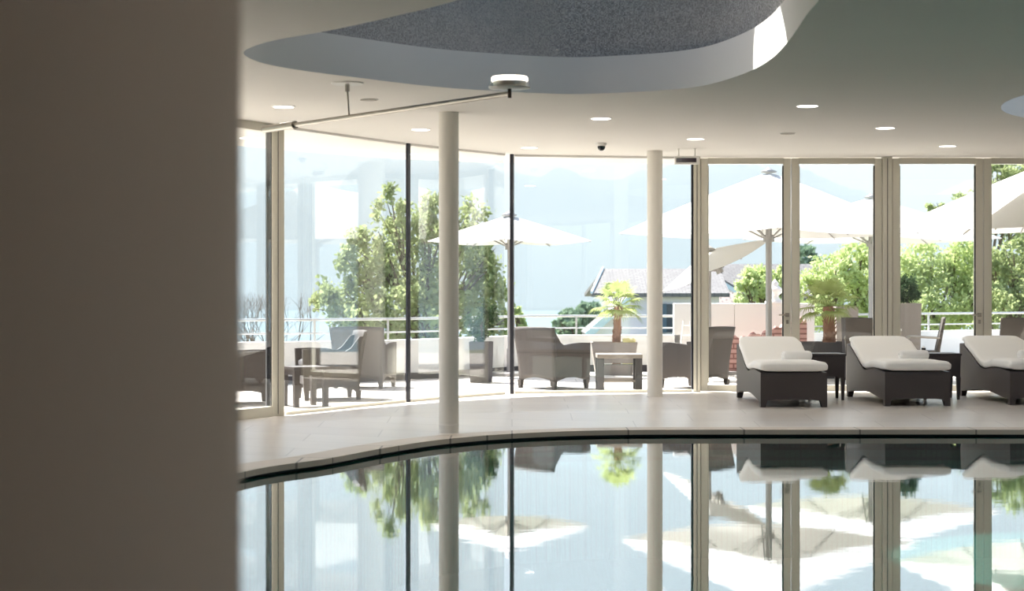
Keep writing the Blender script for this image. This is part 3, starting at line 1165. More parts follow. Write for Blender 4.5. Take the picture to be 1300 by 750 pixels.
# ------------------------------------------------------------------ terrace furniture
def make_armchair():
    """low woven armchair facing local -y... seat opens towards +y"""
    r = empty('woven_armchair', (0, 0, 0))
    w, d = 0.70, 0.72
    # back panel: flares outward at the top, slightly curved in plan, arched underneath
    nx, nz = 14, 12
    vs, fs = [], []
    for side in (0, 1):
        for j in range(nz + 1):
            t = j / nz
            for i in range(nx + 1):
                s = -1 + 2 * i / nx
                hwid = 0.315 + 0.05 * t ** 1.5
                low = 0.10 + 0.05 * (1 - s * s)
                topz = 0.79 + 0.012 * (1 - s * s)
                z = low + (topz - low) * t
                y = -0.30 - 0.085 * t ** 1.6 - 0.035 * (1 - s * s) + side * (0.06 - 0.02 * t)
                vs.append((s * hwid, y, z))
    m = (nx + 1) * (nz + 1)

    def id_(sd, j, i):
        return sd * m + j * (nx + 1) + i
    for sd in (0, 1):
        for j in range(nz):
            for i in range(nx):
                fs.append((id_(sd, j, i), id_(sd, j, i + 1), id_(sd, j + 1, i + 1), id_(sd, j + 1, i)))
    for i in range(nx):
        fs.append((id_(0, 0, i), id_(0, 0, i + 1), id_(1, 0, i + 1), id_(1, 0, i)))
        fs.append((id_(0, nz, i), id_(0, nz, i + 1), id_(1, nz, i + 1), id_(1, nz, i)))
    for j in range(nz):
        for i in (0, nx):
            fs.append((id_(0, j, i), id_(0, j + 1, i), id_(1, j + 1, i), id_(1, j, i)))
    MB().add(vs, fs, True).build('backrest', M['wicker2'], r)
    side = [(-0.35, 0.74), (-0.30, 0.73), (-0.20, 0.60), (-0.14, 0.565), (0.0, 0.582), (0.2, 0.592), (0.36, 0.585), (0.345, 0.10), (0.28, 0.115),
            (0.1, 0.15), (-0.1, 0.15), (-0.24, 0.115), (-0.29, 0.10)]
    for s in (-1, 1):
        b = MB().prism(side, 'x', s * 0.33, s * 0.27)
        b.build('arm_panel', M['wicker2'], r)
    b = MB().bbox((0, 0.03, 0.28), (0.54, 0.62, 0.2), 0.02)
    b.build('seat', M['wicker2'], r)
    MB().sweep([((0, -0.24, 0.42), (0.22, 0, 0), (0, 0, 0.03)), ((0, -0.22, 0.42), (0.26, 0, 0), (0, 0, 0.045)),
                ((0, 0.3, 0.42), (0.26, 0, 0), (0, 0, 0.045)), ((0, 0.33, 0.42), (0.22, 0, 0), (0, 0, 0.03))], 24, 4).build('cushion', M['planter2'], r)
    for sx in (-1, 1):
        for y in (-0.29, 0.31):
            MB().box((sx * 0.30, y, 0.055), (0.06, 0.06, 0.11), taper=0.7).build('leg', M['wicker2'], r)
    return r


ARM = [(702, 23.45, -45, 'grey woven armchair right of the black window corner post, seen from behind'),
       (882, 23.55, 45, 'grey woven armchair behind the second column and the door post'),
       (418, 21.1, 105, 'grey woven armchair with sunlit inner backrest behind the left curved glass'),
       (463, 23.6, -12, 'grey woven armchair seen straight from behind, left of the thin glass joint'),
       (304, 20.3, -75, 'grey woven armchair behind the glass beside the large pillar')]
ac = None
for px, D, deg, lb in ARM:
    if ac is None:
        ac = make_armchair()
        o = ac
        tag(o, None, 'armchair', 'grey woven terrace armchairs')
    else:
        o = copy_tree(ac)
    o.location = (wx(px, D), D, -0.012)
    o.rotation_euler.z = math.radians(deg)
    o['label'] = lb

# coffee table with shelf
r = tag(empty('coffee_table', (wx(785.5, 23.0), 23.02, -0.012)), 'grey coffee table with lower shelf between two woven armchairs', 'table')
MB().bbox((0, 0, 0.435), (0.57, 0.55, 0.05), 0.006).build('table_top', M['planter'], r)
MB().box((0, 0, 0.33), (0.46, 0.44, 0.012)).build('glass_shelf', M['shelfglass'], r)
for sx in (-1, 1):
    for sy in (-1, 1):
        MB().bbox((sx * 0.24, sy * 0.23, 0.205), (0.085, 0.05, 0.41), 0.004).build('leg', M['planter2'], r)
MB().box((0, -0.23, 0.125), (0.40, 0.03, 0.03)).build('stretcher', M['planter'], r)
MB().box((0, 0.23, 0.125), (0.40, 0.03, 0.03)).build('stretcher', M['planter'], r)

# low side table behind the left glass
r = tag(empty('low_table', (wx(387, 19.75), 19.75, -0.012), 0.5), 'small brown square low table behind the left curved glass', 'table')
MB().bbox((0, 0, 0.42), (0.42, 0.42, 0.035), 0.005).build('table_top', M['wicker2'], r)
MB().box((0, 0, 0.375), (0.36, 0.36, 0.055)).build('apron', M['wicker2'], r)
for sx in (-1, 1):
    for sy in (-1, 1):
        MB().box((sx * 0.17, sy * 0.17, 0.2), (0.065, 0.065, 0.4), taper=0.8).build('leg', M['wicker2'], r)


# ------------------------------------------------------------------ planters and plants
def planter(name, px, D, top_w, h, mat, lb, cat='planter', depth=None, taper=0.78, z=-0.012, group=None):
    r = tag(empty(name, (wx(px, D), D, z)), lb, cat, group)
    dp = depth or top_w
    tw2, dp2 = top_w / 2, dp / 2
    k = taper
    vs = []
    for a, zz in ((k, 0.0), (1, h), (0.9, h), (0.9, h - 0.06)):
        vs += [(-tw2 * a, -dp2 * a, zz), (tw2 * a, -dp2 * a, zz), (tw2 * a, dp2 * a, zz), (-tw2 * a, dp2 * a, zz)]
    fs = [(3, 2, 1, 0)]
    for q in range(3):
        for i in range(4):
            fs.append((4 * q + i, 4 * q + (i + 1) % 4, 4 * q + 4 + (i + 1) % 4, 4 * q + 4 + i))
    MB().add(vs, fs).build('pot', mat, r)
    MB().box((0, 0, h - 0.05), (top_w * 0.9, dp * 0.9, 0.02)).build('soil', M['soil'], r)
    return r


def leaf_cloud(blobs, n, size, seed, shell=0.45):
    """blobs: (centre, (rx, ry, rz)); n leaves spread over them by volume"""
    rd = random.Random(seed)
    b = MB()
    vol = [bb[1][0] * bb[1][1] * bb[1][2] for bb in blobs]
    tot = sum(v ** 0.75 for v in vol)
    for (c, rr), v in zip(blobs, vol):
        m = int(n * v ** 0.75 / tot)
        # clumps inside the blob give the crown an uneven outline
        cl = []
        for _ in range(max(6, m // 45)):
            d = Vector((rd.gauss(0, 1), rd.gauss(0, 1), rd.gauss(0, 1))).normalized() * (shell + (1.04 - shell) * rd.random() ** 0.6)
            cl.append(d)
        cs = 0.24
        for _ in range(m):
            d = rd.choice(cl) + Vector((rd.gauss(0, cs), rd.gauss(0, cs), rd.gauss(0, cs))) * 0.6
            p = Vector(c) + Vector((d.x * rr[0], d.y * rr[1], d.z * rr[2]))
            a = Vector((rd.gauss(0, 1), rd.gauss(0, 1), rd.gauss(0, 0.7))).normalized()
            u = a.orthogonal().normalized()
            u = Matrix.Rotation(rd.random() * 6.28, 3, a) @ u
            w = a.cross(u)
            s = size * rd.uniform(0.6, 1.3)
            b.add([p - u * s, p - w * s * 0.55 + a * s * 0.12, p + u * s, p + w * s * 0.55 + a * s * 0.12], [(0, 1, 2, 3)])
    return b


def branch(b, p, d, ln, r, depth, rd, spread=0.6, n=6):
    segs = 3
    for s in range(segs):
        q = p + d * (ln / segs)
        b.tube(p, q, r, r * 0.8, n, False)
        r *= 0.92
        p = q
        d = (d + Vector((rd.gauss(0, 0.12), rd.gauss(0, 0.12), rd.gauss(0, 0.06) + 0.03))).normalized()
    if depth > 0:
        for _ in range(rd.choice((2, 3))):
            dd = (d + Vector((rd.gauss(0, spread), rd.gauss(0, spread), abs(rd.gauss(0, spread * 0.6))))).normalized()
            branch(b, p, dd, ln * 0.72, r * 0.75, depth - 1, rd, spread, max(4, n - 1))


def tree(name, px, D, ground, blobs_px, n, size, mat, lb, seed, cat='tree', group=None, trunk=0.14, dr=1.0):
    """blobs_px: (px, py, half-width px, half-height px)"""
    base = Vector((wx(px, D), D, ground))
    r = tag(empty(name, base), lb, cat, group)
    s = D / F
    bl = []
    rd = random.Random(seed)
    for (x, y, hx, hy) in blobs_px:
        c = W(x, y, D) - base
        c.y += rd.uniform(-0.5, 0.5) * hx * s * dr
        bl.append((c, (hx * s, hx * s * dr, hy * s)))
    leaf_cloud(bl, n, size, seed).raw('foliage', mat, r)
    tb = MB()
    zc = sum(c.z for c, _ in bl) / len(bl)
    top = Vector((sum(c.x for c, _ in bl) / len(bl), 0, zc * 0.62))
    tb.path([Vector((0, 0, 0)), top * 0.5 + Vector((0.05, 0, 0)), top], [trunk, trunk * 0.8, trunk * 0.62], 10)
    for c, rr in bl:
        mid = top.lerp(c, 0.55) + Vector((rd.gauss(0, 0.08), rd.gauss(0, 0.08), 0.1))
        tb.path([top, mid, c + Vector((0, 0, rr[2] * 0.5))], [trunk * 0.45, trunk * 0.3, trunk * 0.08], 6)
        for _ in range(5):
            e = c + Vector((rd.uniform(-.7, .7) * rr[0], rd.uniform(-.7, .7) * rr[1], rd.uniform(-.3, .8) * rr[2]))
            tb.path([mid, mid.lerp(e, 0.6) + Vector((0, 0, 0.08)), e], [trunk * 0.2, trunk * 0.12, trunk * 0.04], 5)
    tb.build('trunk', M['bark'], r)
    return r


tree('leafy_tree', 545, 36, -3.05, [(497, 272, 24, 34), (472, 320, 34, 36), (440, 345, 26, 30), (418, 388, 30, 36), (470, 395, 46, 42), (520, 330, 46, 60),
                                    (530, 405, 56, 44), (590, 300, 40, 44), (585, 360, 52, 50), (618, 345, 22, 40), (620, 400, 34, 40), (645, 415, 14, 24), (550, 280, 30, 32)],
     16000, 0.062, M['leaf'], 'large leafy green tree rising behind the left curved glass and front column', 5)

# bare shrub on the left
rd = random.Random(3)
base = Vector((wx(352, 30), 30, -3.05))
r = tag(empty('bare_shrub', base), 'bare twiggy shrub beyond the railing left of the leafy tree', 'shrub')
b = MB()
for kx in range(9):
    a = rd.uniform(0, 6.28)
    p0 = Vector((math.cos(a) * 0.22, math.sin(a) * 0.2, 0))
    dd = Vector((rd.gauss(0, 0.16), rd.gauss(0, 0.16), 1)).normalized()
    b.tube(p0, p0 + dd * 2.2, 0.03, 0.02, 6)
    branch(b, p0 + dd * 2.2, dd, 0.75, 0.02, 4, rd, 0.5, 5)
b.build('twigs', M['bark'], r)

HED = 'bright green trees behind the terrace on the right'
tree('hedge_tree', 962, 44, -3.3, [(945, 372, 16, 16), (965, 360, 20, 22), (990, 372, 24, 24), (1000, 352, 14, 18)], 5000, 0.06, M['leaf2'],
     'bright green bushy tree behind the beige garden wall', 21, group=HED)
tree('hedge_tree', 1072, 46, -3.3, [(1030, 375, 24, 30), (1060, 345, 30, 26), (1090, 340, 30, 30), (1075, 385, 40, 36), (1110, 360, 24, 44), (1052, 410, 34, 22)], 10000, 0.06,
     M['leaf2'], 'bright green bushy tree behind the potted palm with trunk beside tall planters', 22, group=HED)
tree('hedge_tree', 1185, 47, -3.3, [(1150, 345, 30, 34), (1185, 335, 34, 32), (1222, 335, 30, 32), (1160, 390, 34, 36), (1205, 385, 40, 42), (1240, 375, 26, 44)], 13000, 0.06,
     M['leaf2'], 'wide bright green tree filling the third glass door', 23, group=HED)
tree('hedge_tree', 1290, 45, -3.3, [(1262, 350, 22, 40), (1290, 340, 30, 34), (1275, 395, 34, 36), (1320, 370, 30, 50)], 8000, 0.06,
     M['leaf'], 'darker green tree filling the last glass door at the right', 24, group=HED)
tree('tall_tree', 1285, 62, -4.0, [(1265, 222, 22, 24), (1292, 215, 26, 26), (1220, 258, 22, 12), (1188, 262, 14, 9), (1255, 262, 30, 26), (1300, 260, 40, 50)], 7000, 0.085, M['leaf'],
     'tall tree whose top shows above the parasols at the right end', 25)
tree('conifer', 1026, 75, -4.6, [(1026, 324, 18, 14), (1022, 345, 22, 18), (1040, 338, 16, 16)], 1500, 0.13, M['pine'],
     'dark conifer above the slate roof behind the second glass door', 26)
tree('pine_tree', 735, 82, -5.5, [(722, 402, 16, 14), (742, 397, 18, 15), (735, 416, 30, 16), (762, 404, 14, 18), (712, 416, 12, 12)], 2400, 0.16, M['pine'],
     'blue green pine tree beyond the railing left of the grey roofed house', 27)
tree('pine_tree', 835, 85, -5.5, [(836, 412, 9, 8), (828, 420, 12, 8)], 500, 0.16, M['pine'],
     'small dark pine top behind the second column', 28)
tree('small_tree', 658, 40, -3.3, [(655, 400, 7, 12), (660, 412, 6, 10)], 300, 0.085, M['leaf2'],
     'small bright green treetop right of the black window corner post', 29)


def palm(px, D, zb, h, lean, r0, fr, lb, seed):
    r = tag(empty('fan_palm', (wx(px, D), D, zb)), lb, 'palm')
    rd = random.Random(seed)
    pts, rad = [], []
    b = MB()
    for i in range(9):
        t = i / 8
        pts.append(Vector((lean * t * t, 0, h * t)))
        rad.append(r0 * (1.1 - 0.25 * t))
    b.path(pts, rad, 14)
    for i in range(60):
        t = rd.random() * 0.95
        a = rd.random() * 6.28
        c = Vector((lean * t * t, 0, h * t))
        e = Vector((math.cos(a), math.sin(a), 0))
        b.tube(c + e * r0 * 0.8, c + e * r0 * 1.25 + Vector((0, 0, 0.05)), 0.014, 0.004, 5)
    b.build('trunk', M['palmtrunk'], r)
    top = pts[-1]
    N = 17
    for q in range(N):
        a = q * 2.399
        el = math.radians(-30 + 100 * (q / (N - 1)) ** 1.1)
        d = Vector((math.cos(a) * math.cos(el), math.sin(a) * math.cos(el), math.sin(el)))
        pl = fr * rd.uniform(0.42, 0.55)
        hub = top + d * pl + Vector((0, 0, 0.03))
        fb = MB()
        fb.tube(top - d * 0.02, hub, 0.008, 0.005, 6)
        up = Vector((0, 0, 1))
        side = d.cross(up)
        side = side.normalized() if side.length > 0.05 else Vector((1, 0, 0))
        nrm = side.cross(d).normalized()
        K = 23
        for kx in range(K):
            th = math.radians(-105 + 210 * kx / (K - 1))
            bd = (d * math.cos(th) + side * math.sin(th)).normalized()
            ln = fr * rd.uniform(0.52, 0.62) * (0.75 + 0.25 * math.cos(th))
            pw = bd.cross(nrm).normalized() * 0.011
            droop = Vector((0, 0, -1)) * ln * rd.uniform(0.18, 0.4)
            m1 = hub + bd * ln * 0.55
            m2 = hub + bd * ln * 0.95 + droop
            f0 = nrm * 0.006
            fb.add([hub - pw * 0.3, hub + pw * 0.3, m1 + pw, m1 - pw, m2], [(0, 1, 2, 3), (3, 2, 4)])
        fb.raw('frond', M['palmleaf'], r)
    return r


planter('planter', 779, 27.2, 0.69, 0.49, M['planter'], 'wide taupe tapered planter under the left palm', depth=0.5)
palm(783, 27.2, 0.45, 0.56, 0.03, 0.058, 0.46, 'small fan palm growing in the wide taupe planter behind the coffee table', 4)
b = MB()
rd = random.Random(8)
for i in range(70):
    p = Vector((rd.uniform(0.09, 0.26), rd.uniform(-0.2, 0.0), rd.uniform(0.0, 0.06)))
    b.add([p + Vector((-.02, 0, 0)), p + Vector((0, -.01, -.016)), p + Vector((.02, 0, 0)), p + Vector((0, 0.01, .016))], [(0, 1, 2, 3)])
o = b.raw('flower_cushion', M['flower'])
o.location = (wx(783, 27.2), 27.2, 0.47)
tag(o, 'low pale flowers at the foot of the left palm', 'flowers', kind='stuff')
planter('planter', 1048, 26.2, 0.82, 0.52, M['planter2'], 'wide dark grey planter under the right palm, behind the first side table', depth=0.6)
palm(1053, 26.2, 0.48, 0.54, -0.02, 0.085, 0.54, 'yellow green fan palm growing in the dark grey planter behind the second door', 9)
planter('tall_planter', 1073, 27.6, 0.34, 1.02, M['planter'], 'tall taupe planter behind the right palm', taper=0.85)
planter('tall_planter', 1085, 25.56, 0.32, 0.88, M['planter2'], 'dark grey tapered planter right of the right palm', taper=0.85)
planter('tall_planter', 1152, 26.4, 0.34, 1.08, M['planter'], 'tall taupe planter under the clipped box ball', taper=0.86)
r = tag(empty('box_topiary', (wx(1152, 26.4), 26.4, 1.03)), 'clipped round box shrub in the tall planter behind the third door', 'shrub')
leaf_cloud([((0, 0, 0.21), (0.165, 0.165, 0.2))], 2600, 0.02, 31, 0.5).raw('foliage', M['leafdark'], r)
MB().tube((0, 0, 0), (0, 0, 0.2), 0.02).build('stem', M['bark'], r)
planter('planter', 611, 24.9, 0.33, 0.56, M['planter2'], 'dark grey square planter behind the curved glass right of the front column', taper=0.9)
r = tag(empty('potted_shrub', (wx(611, 24.9), 24.9, 0.52)), 'dark leafy shrub in the planter right of the front column', 'shrub')
leaf_cloud([((0, 0, 0.28), (0.2, 0.2, 0.26)), ((0.1, 0, 0.42), (0.13, 0.13, 0.15))], 1500, 0.026, 33, 0.3).raw('foliage', M['leafdark'], r)
MB().tube((0, 0, 0), (0, 0, 0.3), 0.018).build('stem', M['bark'], r)


# ------------------------------------------------------------------ parasols
def parasol(px, D, half, rz, zrim, zap, lb, pr=0.045, tilt=0.0, z=-0.012):
    r = tag(empty('parasol', (wx(px, D), D, z), rz), lb, 'parasol', 'white parasols on the terrace')
    cor = [Vector((half * sx, half * sy, 0)) for sx, sy in ((-1, -1), (1, -1), (1, 1), (-1, 1))]
    T = Matrix.Rotation(tilt, 3, (Matrix.Rotation(-rz, 3, 'Z') @ Vector((0, 1, 0)))) if tilt else Matrix.Identity(3)
    hubz = zap - 0.02

    def tr(p):
        p = Vector(p) - Vector((0, 0, hubz))
        return T @ p + Vector((0, 0, hubz))
    b = MB()
    nv, nu = 10, 12
    for e in range(4):
        a, c = cor[e], cor[(e + 1) % 4]
        vs, fs = [], []
        for j in range(nv + 1):
            v = 0.045 + 0.955 * j / nv
            for i in range(nu + 1):
                u = i / nu
                p = a.lerp(c, u)
                sag = 0.05 * math.sin(PI * u) * v
                q = p * v * (1 - 0.03 * math.sin(PI * u) * v)
                zz = zap + (zrim - zap) * (v ** 1.08) - sag
                vs.append(tr((q.x, q.y, zz)))
        for j in range(nv):
            for i in range(nu):
                k0 = j * (nu + 1) + i
                fs.append((k0, k0 + 1, k0 + nu + 2, k0 + nu + 1))
        b.add(vs, fs, True)
    b.raw('canopy', M['canvas'], r)
    cp = MB()
    cp.lathe([(0.10, -0.03), (0.12, -0.01), (0.05, 0.02), (0.015, 0.05)], 18, tr((0, 0, zap + 0.02)))
    cp.build('top_cap', M['pole'], r)
    MB().tube((0, 0, 0.04), (0, 0, zap - 0.02), pr, n=18).build('pole', M['pole'], r)
    MB().bbox((0, 0, 0.025), (0.7, 0.7, 0.05), 0.01).tube((0, 0, 0.05), (0, 0, 0.4), pr + 0.012, n=18).build('base', M['pole'], r)
    hz_ = zrim - 0.08
    MB().tube(tr((0, 0, hz_ - 0.05)), tr((0, 0, hz_ + 0.05)), pr + 0.035, n=18).build('hub', M['pole'], r)
    ends = cor + [(cor[i] + cor[(i + 1) % 4]) * 0.5 * 0.97 for i in range(4)]
    for k, e in enumerate(ends):
        sag = 0.0 if k < 4 else 0.05
        p1 = tr((e.x * 0.985, e.y * 0.985, zrim + 0.0 - sag - 0.012))
        p0 = tr((e.x * 0.05, e.y * 0.05, zap - 0.05))
        rb = MB().tube(p0, p1, 0.013, 0.010, 8).build('rib', M['pole'], r)
        mid = tr((e.x * 0.5, e.y * 0.5, zap + (zrim - zap) * 0.5 ** 1.08 - sag * 0.5 - 0.02))
        MB().tube(tr((e.x * 0.03, e.y * 0.03, hz_)), mid, 0.011, 0.009, 8).build('strut', M['pole'], rb)
    return r


parasol(976, 26.0, 1.52, math.radians(40), 2.09, 2.96, 'large white parasol whose pole stands behind the first glass door')
parasol(1106, 30.0, 1.5, math.radians(38), 2.12, 2.80, 'white parasol whose pole shows beside the wide door mullion')
parasol(1342, 24.0, 1.52, math.radians(42), 2.10, 3.0, 'large white parasol reaching in from the right end')
parasol(646.5, 27.0, 0.87, math.radians(42), 2.0, 2.38, 'small white parasol behind the black window corner post', 0.028)
parasol(901, 27.3, 0.66, math.radians(30), 1.62, 1.88, 'tilted white parasol leaning below the large parasol by the door post', 0.022, -0.46)


# ------------------------------------------------------------------ dining chairs, brick wall, stone urn, frame
def make_dining_chair(h, w):
    r = empty('dining_chair', (0, 0, 0))
    b = MB()
    st = []
    for y, z, t in ((-0.20, 0.40, 0.03), (-0.215, 0.5, 0.028), (-0.25, h * 0.75, 0.024), (-0.29, h - 0.02, 0.02), (-0.295, h, 0.012)):
        st.append(((0, y, z), Vector((w / 2, 0, 0)), Vector((0, t, 0))))
    b.sweep(st, 24, 8)
    b.build('backrest', M['wicker2'], r)
    MB().bbox((0, 0.02, 0.42), (w, 0.46, 0.06), 0.015).build('seat', M['wicker2'], r)
    for sx in (-1, 1):
        for y in (-0.19, 0.22):
            MB().tube((sx * (w / 2 - 0.02), y, 0), (sx * (w / 2 - 0.02), y, 0.40), 0.013, n=10).build('leg', M['steel'], r)
        MB().path([Vector((sx * (w / 2 + 0.01), -0.23, 0.62)), Vector((sx * (w / 2 + 0.01), 0.15, 0.64)), Vector((sx * (w / 2 + 0.01), 0.22, 0.60)),
                   Vector((sx * (w / 2), 0.22, 0.42))], [0.012] * 4, 10).build('armrest', M['steel'], r)
    return r


dc = make_dining_chair(0.90, 0.46)
tag(dc, 'grey woven dining chair with metal arms facing left behind the third door', 'dining chair', 'woven terrace dining chairs')
dc.location = (wx(1170, 24.6), 24.6, -0.012)
dc.rotation_euler.z = math.radians(80)
for px, D, deg, lb in ((1283, 24.6, 3, 'tall grey woven dining chair seen from behind in the last door'),
                       (1096, 24.3, -12, 'grey woven dining chair back beside the wide door mullion')):
    o = copy_tree(dc)
    o.location = (wx(px, D), D, -0.012)
    o.rotation_euler.z = math.radians(deg)
    o['label'] = lb
r = tag(empty('dining_table', (wx(1121, 25.0), 25.0, -0.012)), 'white topped dining table partly hidden by the wide door mullion', 'table')
MB().bbox((0, 0, 0.725), (0.4, 0.6, 0.03), 0.006).build('table_top', M['white'], r)
for sx in (-1, 1):
    for sy in (-1, 1):
        MB().box((sx * 0.17, sy * 0.26, 0.355), (0.045, 0.045, 0.71)).build('leg', M['steel'], r)

# ragged brick wall
D = 27.4
x0, x1 = wx(921, D), wx(1023, D)
rd = random.Random(17)
pts = []
steps = [(921, 437), (926, 429), (932, 425), (938, 430), (944, 426), (949, 428), (956, 421), (959, 424), (964, 424), (966, 428), (970, 420), (975, 418), (982, 418), (985, 414),
         (990, 416), (993, 411), (997, 414), (1003, 408), (1008, 412), (1012, 409), (1016, 402), (1019, 408), (1022, 406), (1023, 412)]
poly = [(wx(a, D) - x0, wz(c, D)) for a, c in steps]
poly = [(0, -0.01)] + poly + [(x1 - x0, -0.01)]
r = tag(empty('brick_wall', (x0, D, 0)), 'low pink brick wall with jagged stepped top before the beige wall', 'wall')
MB().prism(poly, 'y', -0.11, 0.11).build('brickwork', M['brick'], r)
# stone finial on the wall
r = tag(empty('stone_finial', (wx(984, 28.4), 28.4, 1.05)), 'white carved stone finial on top of the beige garden wall', 'ornament')
MB().lathe([(0.16, 0), (0.16, 0.03), (0.12, 0.06)], 24).build('foot', M['stone'], r)
MB().lathe([(0.09, 0.06), (0.06, 0.09), (0.055, 0.12), (0.11, 0.17), (0.125, 0.21), (0.09, 0.25), (0.05, 0.28), (0.06, 0.31), (0.03, 0.35), (0.005, 0.38)], 24).build('urn', M['stone'], r)
# little white frame above the parapet
D = 26.2
r = tag(empty('folding_frame', (wx(870, D), D, -0.012)), 'white folding frame leaning up beside the door post behind the armchair', 'frame')
for s in (-1, 1):
    b = MB()
    b.tube((s * 0.12, -0.2, 0), (0.02 + s * 0.05, 0, 0.82), 0.011, n=8)
    b.build('side_bar', M['white'], r)
for t in (0.25, 0.5, 0.75, 0.92):
    z = 0.82 * t
    hw_ = 0.12 - 0.07 * t
    MB().tube((0.02 * t - hw_, -0.2 + 0.2 * t, z), (0.02 * t + hw_, -0.2 + 0.2 * t, z), 0.009, n=8).build('rung', M['white'], r)


# ------------------------------------------------------------------ houses
def hx(px, D):
    return wx(px, D)


D = 60.0
r = tag(empty('house', (hx(840, D), D, -4.1)), 'pale house with grey slate roof and blue shutters behind the second column', 'house')
ox, oy, oz = hx(840, D), D, -4.1


def loc(px, py, dd):
    return Vector((hx(px, dd) - ox, dd - oy, wz(py, dd) - oz))


zt = wz(374, 57.5) - oz
xl, xr = hx(775, D) - ox, hx(902, D) - ox
MB().prism([(-2.5, 0), (2.5, 0), (2.5, zt), (0.0, zt + 0.75), (-2.5, zt)], 'x', xl, xr).build('wall', M['house'], r)
rz_ = wz(341, D) - oz
ze = wz(372, 57.2) - oz
b = MB()
for s in (-1, 1):
    a = [Vector((xl - 0.25, 0, rz_)), Vector((xr + 0.3, 0, rz_)), Vector((xr + 0.3, s * 2.85, ze)), Vector((xl - 0.75, s * 2.85, ze))]
    b.add(a + [p - Vector((0, 0, 0.12)) for p in a], [(0, 1, 2, 3), (7, 6, 5, 4), (0, 3, 7, 4), (1, 5, 6, 2), (2, 6, 7, 3), (0, 4, 5, 1)])
b.build('roof', M['roof'], r)
MB().tube((xl - 0.25, -0.02, rz_ + 0.02), (xl - 0.75, -2.87, ze + 0.02), 0.05, n=6).build('verge_board', M['verge'], r)
wf = MB().box((hx(851, 57.4) - ox, -2.53, wz(404, 57.4) - oz), (0.5, 0.06, 0.9)).build('window', M['pane'], r)
for px in (841.5, 861):
    MB().box((hx(px, 57.4) - ox, -2.56, wz(404, 57.4) - oz), (0.24, 0.05, 0.92)).build('shutter', M['shutter'], r)
# lower wing with sloping verge
dd = 54.0
p0, p1 = loc(800, 379, dd), loc(745, 428, dd)
MB().prism([(p1.x, 0), (p0.x, 0), (p0.x, p0.z), (p1.x, p1.z)], 'y', dd - oy, dd - oy + 3.3).build('wing_wall', M['house'], r)
b = MB().prism([(p1.x, p1.z), (p0.x, p0.z), (p0.x, p0.z + 0.12), (p1.x - 0.05, p1.z + 0.12)], 'y', dd - oy - 0.25, dd - oy + 3.3)
b.build('wing_roof', M['roof'], r)
b = MB().prism([(p1.x, p1.z - 0.1), (p0.x, p0.z - 0.1), (p0.x, p0.z + 0.14), (p1.x - 0.06, p1.z + 0.14)], 'y', dd - oy - 0.30, dd - oy - 0.24)
b.build('wing_verge', M['verge'], r)

D = 71.0
ox, oy, oz = hx(980, D), D, -4.0
r = tag(empty('house', (ox, oy, oz)), 'house with dark slate roof behind the bright tree and first glass door', 'house')
xl, xr = hx(912, D) - ox, hx(1048, D) - ox
rz_ = wz(335, D) - oz
ze = wz(378, 68.2) - oz
MB().prism([(-2.2, 0), (2.2, 0), (2.2, ze), (0, rz_ - 0.2), (-2.2, ze)], 'x', xl + 0.2, xr - 0.2).build('wall', M['house'], r)
b = MB()
for s in (-1, 1):
    a = [Vector((xl + 0.25, 0, rz_)), Vector((xr, 0, rz_)), Vector((xr, s * 2.6, ze)), Vector((xl - 0.4, s * 2.6, ze))]
    b.add(a + [p - Vector((0, 0, 0.12)) for p in a], [(0, 1, 2, 3), (7, 6, 5, 4), (0, 3, 7, 4), (1, 5, 6, 2), (2, 6, 7, 3), (0, 4, 5, 1)])
b.build('roof', M['roof'], r)
dd = 67.0
g0, g1, g2 = loc(899, 348, dd), loc(934, 369, dd), loc(864, 369, dd)
MB().prism([(g2.x, 0), (g1.x, 0), (g1.x, g1.z), (g0.x, g0.z), (g2.x, g2.z)], 'y', dd - oy, dd - oy + 4).build('gable_wall', M['house'], r)
b = MB()
for ga in (g1, g2):
    b.prism([(g0.x, g0.z), (ga.x, ga.z), (ga.x, ga.z + 0.14), (g0.x, g0.z + 0.14)], 'y', dd - oy - 0.2, dd - oy + 4)
b.build('gable_roof', M['roof'], r)
b = MB()
for ga in (g1, g2):
    b.prism([(g0.x, g0.z - 0.12), (ga.x, ga.z - 0.12), (ga.x, ga.z + 0.06), (g0.x, g0.z + 0.06)], 'y', dd - oy - 0.26, dd - oy - 0.2)
b.build('gable_verge', M['verge'], r)
q0, q1 = loc(903, 371, 66.5), loc(940, 388, 64.5)
a = [Vector((q0.x, 66.5 - oy, q0.z)), Vector((q1.x, 66.5 - oy, q0.z)), Vector((q1.x, 64.5 - oy, q1.z)), Vector((q0.x, 64.5 - oy, q1.z))]
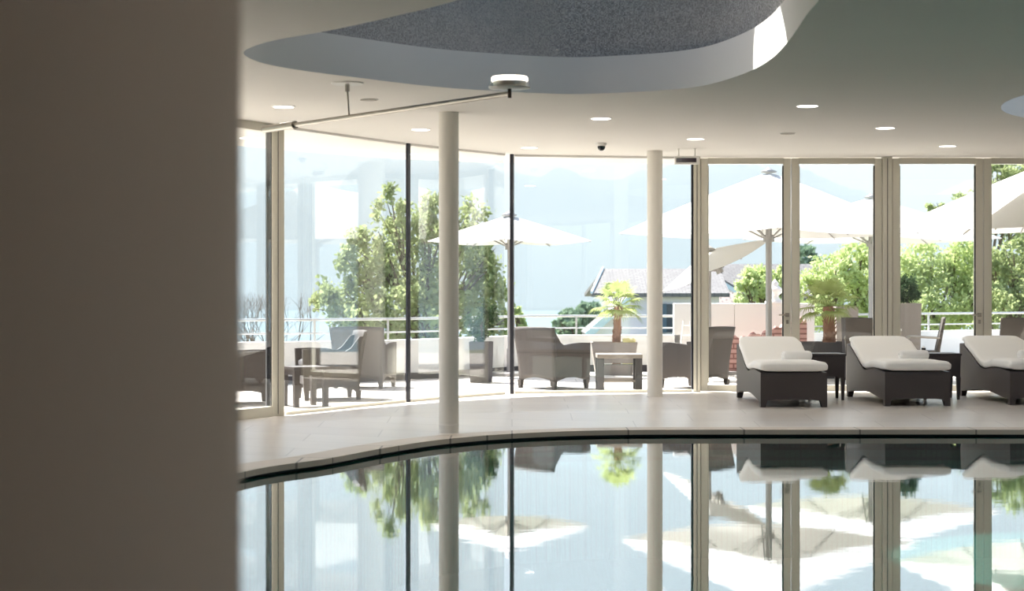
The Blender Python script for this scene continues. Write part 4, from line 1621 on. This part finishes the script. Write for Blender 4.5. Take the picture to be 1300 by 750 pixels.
MB().add(a + [p - Vector((0, 0, 0.1)) for p in a], [(0, 1, 2, 3), (7, 6, 5, 4), (0, 3, 7, 4), (1, 5, 6, 2), (2, 6, 7, 3), (0, 4, 5, 1)]).build('porch_roof', M['roof2'], r)

# ------------------------------------------------------------------ light
S = Vector((-0.42, 0.42, 0.80)).normalized()
sun = bpy.data.lights.new('sun', 'SUN')
sun.energy = 9.0
sun.angle = math.radians(0.6)
sun.color = (1.0, 0.965, 0.925)
so = bpy.data.objects.new('sun', sun)
C.objects.link(so)
so.rotation_euler = (-S).to_track_quat('-Z', 'Y').to_euler()
so.location = (0, 10, 30)

wld = bpy.data.worlds.new('world')
bpy.context.scene.world = wld
wld.use_nodes = True
nt = wld.node_tree
nt.nodes.clear()
sky = nt.nodes.new('ShaderNodeTexSky')
sky.sky_type = 'NISHITA'
sky.sun_disc = False
sky.sun_elevation = math.asin(S.z)
sky.sun_rotation = math.atan2(S.x, S.y)
sky.air_density = 1.0
sky.dust_density = 2.0
bg = nt.nodes.new('ShaderNodeBackground')
bg.inputs[1].default_value = 0.14
wo = nt.nodes.new('ShaderNodeOutputWorld')
nt.links.new(sky.outputs[0], bg.inputs[0])
nt.links.new(bg.outputs[0], wo.inputs[0])

# ------------------------------------------------------------------ camera and view
cam = bpy.data.cameras.new('camera')
co = bpy.data.objects.new('camera', cam)
C.objects.link(co)
co.location = (0, 0, CH)
co.rotation_euler = (PI / 2, 0, 0)
cam.sensor_width = 36.0
cam.lens = F / 1300 * 36.0
cam.shift_y = -6.0 / 1300
cam.clip_end = 9000
cam.dof.use_dof = True
cam.dof.focus_distance = 22.0
cam.dof.aperture_fstop = 3.0

sc = bpy.context.scene
sc.camera = co
sc.view_settings.view_transform = 'Standard'
sc.view_settings.look = 'None'
sc.view_settings.gamma = 1.0
sc.view_settings.exposure = 1.56
sc.view_settings.use_curve_mapping = False
cy = sc.cycles
cy.use_denoising = True
cy.max_bounces = 10
cy.diffuse_bounces = 6
cy.glossy_bounces = 5
cy.transmission_bounces = 8
cy.transparent_max_bounces = 40
cy.volume_bounces = 1
cy.sample_clamp_indirect = 6.0
cy.caustics_reflective = False
cy.caustics_refractive = False
